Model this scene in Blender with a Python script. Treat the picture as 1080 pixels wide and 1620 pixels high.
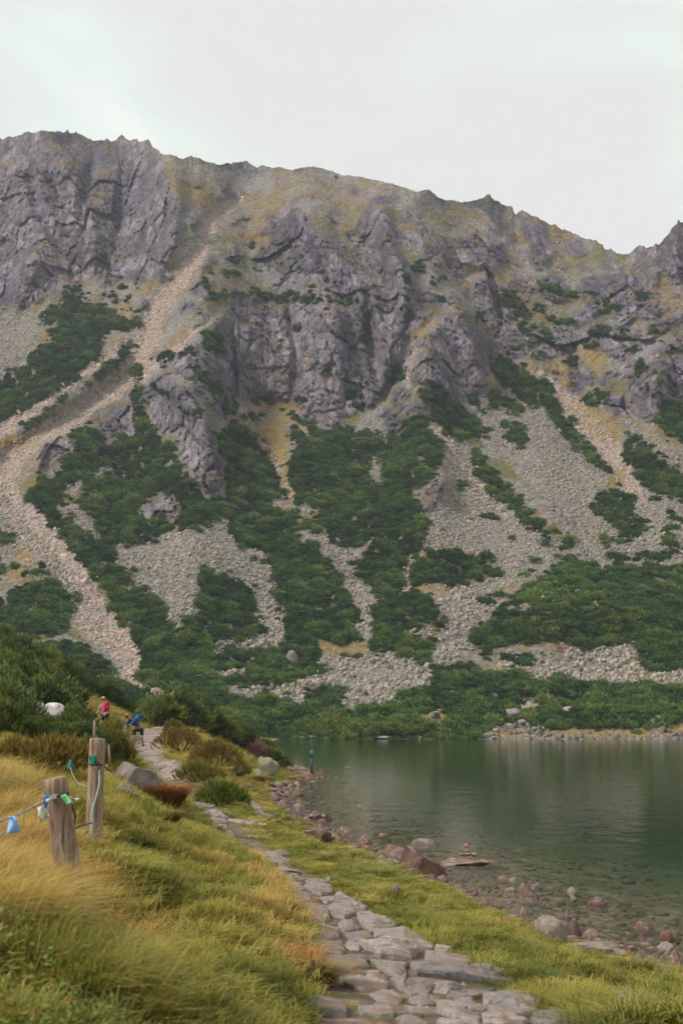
import bpy, bmesh, math, random
import numpy as np
from mathutils import Vector, Matrix, Euler

# ------------------------------------------------------------------ camera, sky, sun, exposure
sc = bpy.context.scene
for o in list(bpy.data.objects):
    bpy.data.objects.remove(o)
C = sc.collection
CZ = 3.4                       # eye height above the lake (lake level = 0)
F = 2250.0                     # focal length in photo pixels (50 mm on a 36 mm high frame)
PITCH = math.atan(320.0 / F)
cam_d = bpy.data.cameras.new('camera')
cam = bpy.data.objects.new('camera', cam_d)
C.objects.link(cam)
cam.location = (0, 0, CZ)
cam.rotation_euler = (math.pi / 2 + PITCH, 0, 0)
cam_d.sensor_fit = 'VERTICAL'
cam_d.sensor_height = 36.0
cam_d.sensor_width = 24.0
cam_d.lens = 50.0
cam_d.clip_start = 0.05
cam_d.clip_end = 6000
cam_d.dof.use_dof = True
cam_d.dof.focus_distance = 70.0
cam_d.dof.aperture_fstop = 7.0
sc.camera = cam

SUN_EL, SUN_AZ = math.radians(46), math.radians(-112)     # azimuth from +Y, clockwise positive
world = bpy.data.worlds.new('World')
sc.world = world
world.use_nodes = True
wn, wl = world.node_tree.nodes, world.node_tree.links
wn.clear()
w_out = wn.new('ShaderNodeOutputWorld')
w_bg = wn.new('ShaderNodeBackground')
w_sky = wn.new('ShaderNodeTexSky')
w_sky.sky_type = 'NISHITA'
w_sky.sun_disc = False
w_sky.sun_elevation = SUN_EL
w_sky.sun_rotation = SUN_AZ
w_sky.dust_density = 2.0
w_tc = wn.new('ShaderNodeTexCoord')
w_map = wn.new('ShaderNodeMapping'); w_map.inputs['Scale'].default_value = (1.0, 1.0, 2.6)
w_no = wn.new('ShaderNodeTexNoise')
w_no.inputs['Scale'].default_value = 3.0; w_no.inputs['Detail'].default_value = 6
w_no.inputs['Roughness'].default_value = 0.5
w_no.inputs['Distortion'].default_value = 0.4
w_rp = wn.new('ShaderNodeValToRGB')
e = w_rp.color_ramp.elements
e[0].position = 0.40; e[0].color = (6.7, 6.6, 6.35, 1)
e[1].position = 0.61; e[1].color = (8.6, 8.5, 8.0, 1)
m_ = e.new(0.52); m_.color = (6.95, 7.5, 6.9, 1)
w_mx = wn.new('ShaderNodeMix'); w_mx.data_type = 'RGBA'
w_mx.inputs['Factor'].default_value = 0.9            # thick cloud cover over the blue
w_bg.inputs['Strength'].default_value = 0.085
wl.new(w_tc.outputs['Generated'], w_map.inputs['Vector'])
wl.new(w_map.outputs['Vector'], w_no.inputs['Vector'])
wl.new(w_no.outputs['Fac'], w_rp.inputs['Fac'])
wl.new(w_sky.outputs['Color'], w_mx.inputs['A'])
wl.new(w_rp.outputs['Color'], w_mx.inputs['B'])
wl.new(w_mx.outputs['Result'], w_bg.inputs['Color'])
wl.new(w_bg.outputs['Background'], w_out.inputs['Surface'])

sun_d = bpy.data.lights.new('sun', 'SUN')
sun_d.energy = 2.8
sun_d.angle = math.radians(16)
sun_d.color = (1.0, 0.95, 0.88)
sun = bpy.data.objects.new('sun', sun_d)
C.objects.link(sun)
sdir = Vector((math.sin(SUN_AZ) * math.cos(SUN_EL), math.cos(SUN_AZ) * math.cos(SUN_EL), math.sin(SUN_EL)))
sun.rotation_euler = sdir.to_track_quat('Z', 'Y').to_euler()
sun.location = sdir * 50

vs = sc.view_settings
vs.view_transform = 'Standard'; vs.look = 'None'; vs.exposure = 0.62; vs.gamma = 1.0
vs.use_curve_mapping = False
sc.cycles.max_bounces = 4
sc.cycles.diffuse_bounces = 1
sc.cycles.glossy_bounces = 2
world.cycles.sampling_method = 'MANUAL'
world.cycles.sample_map_resolution = 64
sc.cycles.transparent_max_bounces = 12
sc.cycles.volume_bounces = 0
sc.cycles.use_adaptive_sampling = True
sc.cycles.adaptive_threshold = 0.015
sc.cycles.adaptive_min_samples = 12

# ------------------------------------------------------------------ maths helpers
rng = np.random.default_rng(11)
random.seed(11)
cp_, sp_ = math.cos(PITCH), math.sin(PITCH)


def unproj(px, py, d):
    """point on the sight line of a photo pixel, d metres ahead"""
    px = np.asarray(px, float); py = np.asarray(py, float)
    xc = (px - 540) / F; yc = (810 - py) / F
    dy = cp_ - yc * sp_; dz = sp_ + yc * cp_
    k = d / dy
    return np.stack([xc * k, np.broadcast_to(d, np.shape(k)) * 1.0, CZ + dz * k], -1)


def tanel(px, py):
    yc = (810 - np.asarray(py, float)) / F
    return (sp_ + yc * cp_) / (cp_ - yc * sp_)


def proj(x, y, z):
    z = z - CZ
    dep = y * cp_ + z * sp_
    return 540 + F * x / dep, 810 - F * (-y * sp_ + z * cp_) / dep


_pr = np.random.default_rng(5)
PERM = np.concatenate([_pr.permutation(256)] * 2)
_g = _pr.normal(size=(256, 3)); GRAD = _g / np.linalg.norm(_g, axis=1)[:, None]


def noise(x, y, z):
    x, y, z = np.broadcast_arrays(x, y, z)
    xi, yi, zi = np.floor(x).astype(int), np.floor(y).astype(int), np.floor(z).astype(int)
    xf, yf, zf = x - xi, y - yi, z - zi
    xi &= 255; yi &= 255; zi &= 255
    fd = lambda t: t * t * t * (t * (t * 6 - 15) + 10)
    u, v, w = fd(xf), fd(yf), fd(zf)
    r = 0
    for i in (0, 1):
        wu = u if i else 1 - u
        for j in (0, 1):
            wv = v if j else 1 - v
            for k in (0, 1):
                ww = w if k else 1 - w
                g = GRAD[PERM[PERM[PERM[(xi + i) & 255] + ((yi + j) & 255)] + ((zi + k) & 255)]]
                r = r + wu * wv * ww * (g[..., 0] * (xf - i) + g[..., 1] * (yf - j) + g[..., 2] * (zf - k))
    return r * 1.5


def fbm(x, y, z, oct=4, gain=0.5, ridged=False):
    r, a = 0, 1.0
    for o in range(oct):
        n = noise(x * 2 ** o + 17.3 * o, y * 2 ** o + 5.1 * o, z * 2 ** o)
        r = r + a * ((1 - 2 * np.abs(n)) if ridged else n)
        a *= gain
    return r


def facets(x, y, z, tilt=0.5):
    """blocky relief: every irregular cell is a tilted plane of its own; also returns nearness to a joint"""
    xi, yi, zi = np.floor(x).astype(int), np.floor(y).astype(int), np.floor(z).astype(int)
    b1 = np.full(x.shape, 9.0); b2 = np.full(x.shape, 9.0); val = np.zeros(x.shape); cid = np.zeros(x.shape)
    for i in (-1, 0, 1):
        for j in (-1, 0, 1):
            for k in (-1, 0, 1):
                h = PERM[PERM[PERM[(xi + i) & 255] + ((yi + j) & 255)] + ((zi + k) & 255)]
                g = GRAD[h]; g2 = GRAD[(h * 7 + 31) & 255]
                dx = xi + i + 0.5 + 0.42 * g[..., 0] - x; dy = yi + j + 0.5 + 0.42 * g[..., 1] - y; dz = zi + k + 0.5 + 0.42 * g[..., 2] - z
                d = dx * dx + dy * dy + dz * dz
                m = d < b1
                b2 = np.where(m, b1, np.minimum(b2, d))
                val = np.where(m, g2[..., 0] * 0.55 + tilt * (g2[..., 1] * dx + g[..., 2] * dy + g2[..., 2] * dz), val)
                cid = np.where(m, h / 255.0, cid)
                b1 = np.where(m, d, b1)
    return val, np.sqrt(b2) - np.sqrt(b1), cid


def sstep(a, b, x):
    t = np.clip((x - a) / (b - a), 0, 1)
    return t * t * (3 - 2 * t)


def in_poly(X, Y, poly):
    poly = np.asarray(poly, float)
    out = np.zeros(X.shape, bool)
    bb = (X > poly[:, 0].min()) & (X < poly[:, 0].max()) & (Y > poly[:, 1].min()) & (Y < poly[:, 1].max())
    if not bb.any():
        return out
    x, y = X[bb], Y[bb]
    c = np.zeros(x.shape, bool)
    j = len(poly) - 1
    for i in range(len(poly)):
        xi, yi = poly[i]; xj, yj = poly[j]
        if yi != yj:
            c ^= ((yi > y) != (yj > y)) & (x < (xj - xi) * (y - yi) / (yj - yi) + xi)
        j = i
    out[bb] = c
    return out


def seg_dist(X, Y, pts):
    """distance to a polyline and the arc parameter (in point index units)"""
    best = np.full(X.shape, 1e9); par = np.zeros(X.shape); side = np.zeros(X.shape)
    for i in range(len(pts) - 1):
        ax, ay = pts[i][:2]; bx, by = pts[i + 1][:2]
        vx, vy = bx - ax, by - ay
        t = np.clip(((X - ax) * vx + (Y - ay) * vy) / (vx * vx + vy * vy + 1e-9), 0, 1)
        dx, dy = X - ax - t * vx, Y - ay - t * vy
        d = np.hypot(dx, dy)
        m = d < best
        best = np.where(m, d, best); par = np.where(m, i + t, par)
        side = np.where(m, np.sign(vx * (Y - ay) - vy * (X - ax)), side)
    return best, par, side


# ------------------------------------------------------------------ object helpers
def tag(o, label=None, cat=None, group=None, kind=None):
    if label: o['label'] = label
    if cat: o['category'] = cat
    if group: o['group'] = group
    if kind: o['kind'] = kind
    return o


def mesh_np(name, verts, faces, smooth=False):
    me = bpy.data.meshes.new(name)
    verts = np.asarray(verts, np.float32); faces = np.asarray(faces, np.int32)
    n = faces.shape[1]
    me.vertices.add(len(verts)); me.vertices.foreach_set('co', verts.ravel())
    me.loops.add(faces.size); me.loops.foreach_set('vertex_index', faces.ravel())
    me.polygons.add(len(faces))
    me.polygons.foreach_set('loop_start', np.arange(0, faces.size, n, dtype=np.int32))
    me.polygons.foreach_set('loop_total', np.full(len(faces), n, np.int32))
    if smooth:
        me.polygons.foreach_set('use_smooth', np.ones(len(faces), bool))
    me.update(calc_edges=True)
    return me


def link(name, me, mat=None, parent=None, loc=None):
    o = bpy.data.objects.new(name, me)
    if mat and not me.materials:
        me.materials.append(mat)
    C.objects.link(o)
    if parent: o.parent = parent
    if loc is not None: o.location = loc
    return o


def empty(name, loc, rz=0.0):
    o = bpy.data.objects.new(name, None)
    C.objects.link(o)
    o.location = loc; o.rotation_euler = (0, 0, rz)
    o.empty_display_size = 0.2
    return o


def add_attr(me, name, data, typ='FLOAT_COLOR', dom='POINT'):
    a = me.attributes.new(name, typ, dom)
    if typ == 'FLOAT_COLOR':
        d = np.ones((len(data), 4), np.float32); d[:, :data.shape[1]] = data
        a.data.foreach_set('color', d.ravel())
    elif typ == 'FLOAT_VECTOR':
        a.data.foreach_set('vector', np.asarray(data, np.float32).ravel())
    else:
        a.data.foreach_set('value', np.asarray(data).ravel())


# ------------------------------------------------------------------ material helpers
class NT:
    def __init__(s, name):
        s.m = bpy.data.materials.new(name); s.m.use_nodes = True
        s.t = s.m.node_tree; s.t.nodes.clear()
        s.out = s.n('OutputMaterial')

    def n(s, typ, **kw):
        nd = s.t.nodes.new('ShaderNode' + typ)
        for k, v in kw.items(): setattr(nd, k, v)
        return nd

    def put(s, sock, v):
        if isinstance(v, bpy.types.NodeSocket): s.t.links.new(v, sock)
        elif isinstance(v, (tuple, list)) and len(v) == 3 and sock.type == 'RGBA': sock.default_value = (*v, 1)
        else: sock.default_value = v

    def attr(s, name, typ='GEOMETRY'):
        nd = s.n('Attribute', attribute_name=name, attribute_type=typ); return nd

    def sep(s, col):
        nd = s.n('SeparateColor'); s.put(nd.inputs[0], col); return nd.outputs

    def pos(s, scale=(1, 1, 1), obj=False):
        mp = s.n('Mapping'); mp.inputs['Scale'].default_value = scale
        if obj: s.put(mp.inputs['Vector'], s.n('TexCoord').outputs['Object'])
        else: s.put(mp.inputs['Vector'], s.n('NewGeometry').outputs['Position'])
        return mp.outputs[0]

    def noise(s, vec, scale, detail=4, rough=0.55, dist=0.0):
        nd = s.n('TexNoise'); s.put(nd.inputs['Vector'], vec)
        nd.inputs['Scale'].default_value = scale; nd.inputs['Detail'].default_value = detail
        nd.inputs['Roughness'].default_value = rough; nd.inputs['Distortion'].default_value = dist
        return nd.outputs['Fac']

    def voro(s, vec, scale, feature='F1', out='Distance'):
        nd = s.n('TexVoronoi', feature=feature); s.put(nd.inputs['Vector'], vec)
        nd.inputs['Scale'].default_value = scale
        return nd.outputs[out]

    def ramp(s, fac, stops):
        nd = s.n('ValToRGB'); el = nd.color_ramp.elements
        while len(el) < len(stops): el.new(0.5)
        for e_, (p, c) in zip(el, stops):
            e_.position = p
            e_.color = (*c, 1) if isinstance(c, (tuple, list)) else (c, c, c, 1)
        s.put(nd.inputs['Fac'], fac); return nd.outputs['Color']

    def mix(s, f, a, b, bt='MIX'):
        nd = s.n('Mix', data_type='RGBA', blend_type=bt)
        s.put(nd.inputs['Factor'], f); s.put(nd.inputs['A'], a); s.put(nd.inputs['B'], b)
        return nd.outputs['Result']

    def math(s, op, a, b=0.0, c=0.0):
        nd = s.n('Math', operation=op)
        s.put(nd.inputs[0], a); s.put(nd.inputs[1], b); s.put(nd.inputs[2], c); return nd.outputs[0]

    def bump(s, h, strength=0.5, dist=0.1):
        nd = s.n('Bump'); s.put(nd.inputs['Height'], h)
        nd.inputs['Strength'].default_value = strength; nd.inputs['Distance'].default_value = dist
        return nd.outputs[0]

    def pbr(s, col, rough=0.9, normal=None, spec=0.3, trans=None):
        nd = s.n('BsdfPrincipled'); s.put(nd.inputs['Base Color'], col); s.put(nd.inputs['Roughness'], rough)
        nd.inputs['Specular IOR Level'].default_value = spec
        if normal: s.put(nd.inputs['Normal'], normal)
        o = nd.outputs[0]
        if trans:
            tr = s.n('BsdfTranslucent'); s.put(tr.inputs['Color'], col)
            mx = s.n('MixShader'); mx.inputs[0].default_value = trans
            s.put(mx.inputs[1], o); s.put(mx.inputs[2], tr.outputs[0]); o = mx.outputs[0]
        s.put(s.out.inputs['Surface'], o)
        return s.m


def mat_mountain():
    s = NT('mountain_ground')
    A = s.sep(s.attr('cls').outputs['Color']); B = s.sep(s.attr('cls2').outputs['Color'])
    rock, scree, pine = A[0], A[1], A[2]
    gold, deb, dark = B[0], B[1], B[2]
    P = s.pos(); PV = s.pos((1, 1, 0.35))
    # open alpine slope: tawny grass with grey rubble
    n1 = s.noise(P, 0.06, 6, 0.65); n2 = s.noise(P, 0.45, 4, 0.7)
    grass = s.ramp(n2, [(0.3, (0.085, 0.07, 0.03)), (0.5, (0.175, 0.12, 0.052)), (0.7, (0.27, 0.165, 0.075))])
    grn = s.mix(s.ramp(s.noise(P, 0.025, 3), [(0.45, 0.0), (0.65, 1.0)]), grass, (0.10, 0.095, 0.032))
    rubble = s.ramp(s.noise(P, 1.3, 4, 0.7), [(0.3, (0.10, 0.095, 0.10)), (0.55, (0.21, 0.195, 0.19)), (0.75, (0.36, 0.33, 0.31))])
    k = s.ramp(s.math('ADD', s.math('MULTIPLY', n1, 0.6), s.math('MULTIPLY', s.noise(P, 0.9, 5, 0.75), 0.4)), [(0.46, 0.0), (0.56, 1.0)])
    base = s.mix(k, grn, rubble)
    # cliffs: violet grey granite with dark vertical fissures drawn in the colour, and paler tones
    r1 = s.noise(PV, 0.10, 5, 0.62, 0.6); r2 = s.noise(PV, 0.9, 5, 0.75, 0.3)
    rc = s.ramp(r1, [(0.28, (0.085, 0.078, 0.098)), (0.48, (0.165, 0.15, 0.172)), (0.62, (0.225, 0.20, 0.215)), (0.78, (0.33, 0.295, 0.285))])
    rc = s.mix(0.65, rc, s.ramp(r2, [(0.34, (0.06, 0.055, 0.07)), (0.5, (0.17, 0.155, 0.17)), (0.66, (0.40, 0.365, 0.355))]))
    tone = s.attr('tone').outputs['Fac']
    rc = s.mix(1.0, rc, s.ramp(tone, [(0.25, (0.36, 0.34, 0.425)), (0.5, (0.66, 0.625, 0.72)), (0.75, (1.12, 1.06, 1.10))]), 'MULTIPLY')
    ledge = s.math('MULTIPLY', s.ramp(s.noise(P, 0.13, 6, 0.75), [(0.47, 0.0), (0.55, 1.0)]), 0.8)
    # ledges that lie flatter carry grass
    nz = s.n('SeparateXYZ'); s.put(nz.inputs[0], s.n('NewGeometry').outputs['Normal'])
    flat = s.ramp(nz.outputs[2], [(0.5, 0.0), (0.72, 1.0)])
    rc = s.mix(s.math('MULTIPLY', s.math('ADD', s.math('MULTIPLY', flat, 0.75), 0.25), ledge), rc, grn)
    rc = s.mix(s.math('MULTIPLY', dark, 0.55), rc, (0.055, 0.05, 0.06))      # joints darkened for contrast
    col = s.mix(rock, base, rc)
    # scree between the stones
    sc1 = s.ramp(s.voro(P, 1.6, out='Color'), [(0.0, (0.09, 0.082, 0.075)), (0.6, (0.20, 0.18, 0.16)), (1.0, (0.33, 0.30, 0.265))])
    sc1 = s.mix(s.ramp(s.noise(P, 0.05, 4), [(0.4, 0.0), (0.7, 0.5)]), sc1, (0.20, 0.17, 0.165))
    col = s.mix(scree, col, sc1)
    dc = s.ramp(s.noise(P, 0.9, 6, 0.75), [(0.3, (0.16, 0.10, 0.08)), (0.5, (0.30, 0.235, 0.20)), (0.7, (0.45, 0.39, 0.35))])
    col = s.mix(deb, col, dc)
    gc = s.ramp(s.noise(P, 0.6, 5, 0.7), [(0.3, (0.10, 0.085, 0.03)), (0.5, (0.22, 0.145, 0.05)), (0.7, (0.26, 0.20, 0.09))])
    col = s.mix(gold, col, gc)
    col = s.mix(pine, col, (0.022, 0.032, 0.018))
    hgt = s.math('ADD', s.math('MULTIPLY', s.noise(PV, 0.5, 5, 0.7, 0.5), 1.0), s.math('MULTIPLY', s.voro(s.pos((1, 1, 0.5)), 0.8), 0.35))
    return s.pbr(col, 0.95, s.bump(hgt, 0.9, 1.4), 0.15)


def mat_ground():
    s = NT('bank_ground')
    A = s.sep(s.attr('cls').outputs['Color'])
    path, shore, gold = A[0], A[1], A[2]
    P = s.pos()
    n = s.noise(P, 2.2, 6, 0.65); n2 = s.noise(P, 0.5, 4)
    g = s.ramp(n, [(0.3, (0.045, 0.05, 0.012)), (0.5, (0.11, 0.12, 0.025)), (0.7, (0.19, 0.17, 0.04))])
    gd = s.ramp(n, [(0.3, (0.09, 0.055, 0.015)), (0.55, (0.22, 0.14, 0.04)), (0.75, (0.32, 0.22, 0.08))])
    col = s.mix(gold, g, gd)
    pc = s.ramp(s.noise(P, 9, 6, 0.7), [(0.3, (0.075, 0.045, 0.03)), (0.5, (0.17, 0.115, 0.085)), (0.7, (0.29, 0.235, 0.20))])
    pc = s.mix(s.ramp(s.noise(P, 2.6, 4), [(0.5, 0.0), (0.6, 0.8)]), pc, (0.07, 0.075, 0.02))
    col = s.mix(path, col, pc)
    v = s.voro(P, 5.0, out='Color')
    sh = s.ramp(v, [(0.0, (0.11, 0.058, 0.035)), (0.5, (0.25, 0.145, 0.088)), (1.0, (0.42, 0.27, 0.185))])
    sh = s.mix(s.ramp(s.noise(P, 0.35, 4), [(0.4, 0.0), (0.7, 0.7)]), sh, (0.19, 0.13, 0.07))
    col = s.mix(shore, col, sh)
    h = s.math('ADD', s.noise(P, 14, 6, 0.7), s.math('MULTIPLY', s.voro(P, 5.0), 0.8))
    return s.pbr(col, 0.95, s.bump(h, 0.8, 0.05), 0.15)


def mat_water():
    s = NT('lake_water')
    P = s.pos((1.0, 0.42, 1)); P2 = s.pos((0.5, 0.22, 1))
    h = s.math('ADD', s.math('MULTIPLY', s.noise(P, 5.5, 3, 0.55, 0.3), 0.35), s.noise(P2, 2.2, 3, 0.5, 0.2))
    nb = s.bump(h, 0.55, 0.045)
    fr = s.n('Fresnel'); fr.inputs['IOR'].default_value = 1.33; s.put(fr.inputs['Normal'], nb)
    gl = s.n('BsdfGlossy'); gl.inputs['Roughness'].default_value = 0.06; s.put(gl.inputs['Normal'], nb)
    gl.inputs['Color'].default_value = (0.96, 1.0, 0.98, 1)
    tr = s.n('BsdfTransparent'); tr.inputs['Color'].default_value = (0.93, 0.97, 0.95, 1)
    mx = s.n('MixShader'); s.put(mx.inputs[0], fr.outputs[0]); s.put(mx.inputs[1], tr.outputs[0]); s.put(mx.inputs[2], gl.outputs[0])
    s.put(s.out.inputs['Surface'], mx.outputs[0])
    va = s.n('VolumeAbsorption'); va.inputs['Color'].default_value = (0.34, 0.68, 0.60, 1); va.inputs['Density'].default_value = 0.33
    s.put(s.out.inputs['Volume'], va.outputs[0])
    return s.m


def mat_rock(name, dark, mid, light, scale=3.0, lichen=None, lich_amt=0.5, tint=False, obj=True, rough=0.9, spec=0.25, bs=0.6, bd=0.03):
    s = NT(name)
    P = s.pos(obj=obj)
    n = s.noise(P, scale, 8, 0.68, 0.4)
    col = s.ramp(n, [(0.3, dark), (0.5, mid), (0.68, light)])
    sp = s.noise(P, scale * 14, 3, 0.6)
    col = s.mix(0.35, col, s.ramp(sp, [(0.35, dark), (0.65, light)]))
    if tint:
        t = s.attr('tint', 'INSTANCER').outputs['Fac']
        col = s.mix(1.0, col, s.ramp(t, [(0, (0.55, 0.52, 0.54)), (0.5, (1, 0.97, 0.93)), (0.85, (1.35, 1.28, 1.18)), (1, (1.1, 0.85, 0.7))]), 'MULTIPLY')
    else:
        oi = s.n('ObjectInfo')
        col = s.mix(1.0, col, s.ramp(oi.outputs['Random'], [(0, (0.72, 0.72, 0.74)), (0.5, (1, 1, 1)), (1, (1.25, 1.2, 1.15))]), 'MULTIPLY')
    if lichen:
        nz = s.n('SeparateXYZ'); s.put(nz.inputs[0], s.n('NewGeometry').outputs['Normal'])
        k = s.math('MULTIPLY', s.ramp(nz.outputs[2], [(0.35, 0.0), (0.8, 1.0)]), s.ramp(s.noise(P, scale * 1.6, 6, 0.7), [(0.62 - 0.25 * lich_amt, 0.0), (0.74 - 0.25 * lich_amt, 1.0)]))
        col = s.mix(k, col, lichen)
    h = s.math('ADD', s.noise(P, scale * 3, 9, 0.72), s.math('MULTIPLY', s.voro(P, scale * 1.3, 'DISTANCE_TO_EDGE'), 0.25))
    return s.pbr(col, rough, s.bump(h, bs, bd), spec)


def mat_leaf(name, stops, trans=0.25, rough=0.6, ran=0.0, inst=True, nscale=0.0, spec=0.25):
    s = NT(name)
    if inst == 'fixed':
        t = s.n('Value').outputs[0]; t.default_value = 0.56
    elif inst: t = s.attr('tint', 'INSTANCER').outputs['Fac']
    else: t = s.n('ObjectInfo').outputs['Random']
    v = s.attr('lv').outputs['Fac']
    t = s.math('ADD', t, s.math('MULTIPLY', s.math('SUBTRACT', v, 0.5), ran))
    if nscale:
        t = s.math('ADD', t, s.math('MULTIPLY', s.math('SUBTRACT', s.noise(s.pos(), nscale, 4), 0.5), 0.9))
    return s.pbr(s.ramp(t, stops), rough, None, spec, trans)


def mat_plain(name, col, rough=0.7, col2=None, scale=20.0, spec=0.3, bump=0.0):
    s = NT(name)
    P = s.pos(obj=True)
    n = s.noise(P, scale, 5, 0.6)
    c2 = col2 or tuple(c * 0.7 for c in col)
    c = s.ramp(n, [(0.35, c2), (0.65, col)])
    return s.pbr(c, rough, s.bump(n, bump, 0.01) if bump else None, spec)


def mat_wood():
    s = NT('weathered_wood')
    P = s.pos((1, 1, 0.06), obj=True)
    n = s.noise(P, 55, 6, 0.7, 0.4); n2 = s.noise(s.pos(obj=True), 4, 4)
    col = s.ramp(n, [(0.36, (0.06, 0.04, 0.03)), (0.48, (0.22, 0.155, 0.115)), (0.68, (0.40, 0.315, 0.245))])
    col = s.mix(s.ramp(n2, [(0.4, 0.0), (0.7, 0.6)]), col, (0.24, 0.13, 0.085))
    return s.pbr(col, 0.85, s.bump(n, 0.9, 0.006), 0.15)


M = {}
M['mountain'] = mat_mountain()
M['ground'] = mat_ground()
M['water'] = mat_water()
M['debris'] = mat_rock('gully_stone', (0.13, 0.10, 0.09), (0.28, 0.235, 0.21), (0.43, 0.375, 0.34), 0.9, tint=True, obj=False, bs=0.4, bd=0.1)
M['scree'] = mat_rock('scree_stone', (0.09, 0.082, 0.075), (0.215, 0.195, 0.165), (0.34, 0.31, 0.26), 0.9, tint=True, obj=False, bs=0.4, bd=0.1)
M['far_boulder'] = mat_rock('pale_boulder', (0.085, 0.08, 0.082), (0.165, 0.155, 0.15), (0.26, 0.245, 0.23), 1.2, (0.30, 0.31, 0.22), 0.4)
M['shore_red'] = mat_rock('red_brown_granite', (0.06, 0.028, 0.022), (0.125, 0.064, 0.05), (0.21, 0.135, 0.11), 2.2, (0.24, 0.20, 0.18), 0.55)
M['shore_grey'] = mat_rock('grey_granite', (0.085, 0.065, 0.055), (0.17, 0.135, 0.12), (0.27, 0.225, 0.20), 2.4, (0.24, 0.23, 0.15), 0.35)
M['shore_lich'] = mat_rock('lichen_boulder', (0.10, 0.09, 0.075), (0.18, 0.165, 0.125), (0.27, 0.255, 0.19), 1.6, (0.17, 0.18, 0.075), 0.6)
M['pale_rock'] = mat_rock('white_limestone_rock', (0.35, 0.33, 0.31), (0.52, 0.49, 0.46), (0.66, 0.63, 0.6), 2.5)
M['slab'] = mat_rock('path_slab', (0.11, 0.088, 0.082), (0.25, 0.215, 0.20), (0.385, 0.345, 0.325), 2.3, (0.19, 0.13, 0.095), 0.62, bs=0.9, bd=0.03)
M['pebble'] = mat_rock('shore_pebble', (0.06, 0.035, 0.028), (0.15, 0.095, 0.075), (0.30, 0.22, 0.185), 5.0, tint=True, obj=False)
PINE_STOPS = [(0.0, (0.020, 0.042, 0.020)), (0.3, (0.038, 0.080, 0.028)), (0.6, (0.074, 0.134, 0.036)), (0.85, (0.125, 0.19, 0.043)), (1.0, (0.17, 0.22, 0.058))]
M['pine_far'] = mat_leaf('dwarf_pine_scrub', PINE_STOPS, 0.15, 0.7, 0.45, True)
M['pine_near'] = mat_leaf('dwarf_pine_needles', [(0.0, (0.030, 0.048, 0.014)), (0.4, (0.056, 0.086, 0.02)), (0.75, (0.115, 0.155, 0.032)), (1.0, (0.21, 0.235, 0.055))], 0.15, 0.6, 1.0, False)
GR = [(0.0, (0.065, 0.085, 0.014)), (0.22, (0.165, 0.17, 0.028)), (0.42, (0.28, 0.245, 0.045)), (0.6, (0.38, 0.29, 0.07)), (0.8, (0.47, 0.30, 0.095)), (1.0, (0.30, 0.12, 0.035))]
M['grass'] = mat_leaf('meadow_grass', GR, 0.35, 0.65, 0.22, True)
M['bark'] = mat_plain('pine_bark', (0.11, 0.075, 0.05), 0.9, (0.05, 0.035, 0.025), 12)
M['wood'] = mat_wood()
M['rope'] = mat_plain('grey_rope', (0.33, 0.31, 0.29), 0.9, (0.18, 0.17, 0.16), 60)
M['rope_dark'] = mat_plain('dark_cord', (0.03, 0.03, 0.03), 0.8)

# ------------------------------------------------------------------ THE MOUNTAIN
RIDGE = [(-420, 235), (-200, 222), (0, 221), (20, 216), (34, 212), (40, 207), (48, 209), (60, 211), (70, 206), (85, 207), (100, 208), (125, 212), (150, 222),
         (175, 224), (182, 222), (205, 221), (213, 220), (222, 226), (228, 222), (237, 222), (240, 230), (252, 240), (262, 244), (280, 250), (300, 248), (320, 253),
         (345, 262), (352, 259), (362, 256), (370, 260), (380, 254), (390, 254), (400, 263), (430, 266), (447, 264), (460, 270), (480, 265), (495, 263), (510, 266), (520, 270),
         (540, 277), (575, 280), (610, 289), (640, 297), (663, 304), (670, 300), (680, 301), (688, 309), (710, 318), (740, 320), (755, 315), (770, 311), (785, 316),
         (800, 325), (815, 336), (822, 331), (832, 332), (840, 342), (858, 349), (880, 358), (910, 371), (940, 382), (955, 392), (965, 395), (975, 402), (992, 402), (1003, 394),
         (1010, 389), (1040, 388), (1047, 378), (1060, 364), (1070, 354), (1080, 350), (1150, 318), (1300, 285), (1520, 270)]
cols = np.concatenate([np.arange(-420, -20, 9.0), np.arange(-20, 1100, 1.85), np.arange(1100, 1520, 9.0)])
NR = 530
rid = np.interp(cols, [p[0] for p in RIDGE], [p[1] for p in RIDGE])
jag = np.interp(cols, [-420, 0, 240, 300, 410, 480, 620, 700, 820, 860, 960, 990, 1100], [6, 6, 8, 6, 7, 2.0, 3, 4, 8, 5, 6, 8, 9])
jo = jag * (0.55 * fbm(cols / 13.0, cols * 0 + 3.3, 0.5, 3) - 1.0 * np.clip(fbm(cols / 5.5, cols * 0 + 8.3, 0.5, 2) - 0.08, 0, 1))
v = np.linspace(0, 1, NR)[:, None]
rid_s = np.convolve(np.pad(rid, 12, mode='edge'), np.ones(25) / 25, 'valid')
PY = rid_s[None, :] + v * (1192 - rid_s[None, :])
PY0 = PY.copy()
PY = PY + (rid - rid_s + jo)[None, :] * np.exp(-v * 45)
PX = np.broadcast_to(cols[None, :], PY.shape).copy()

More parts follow.
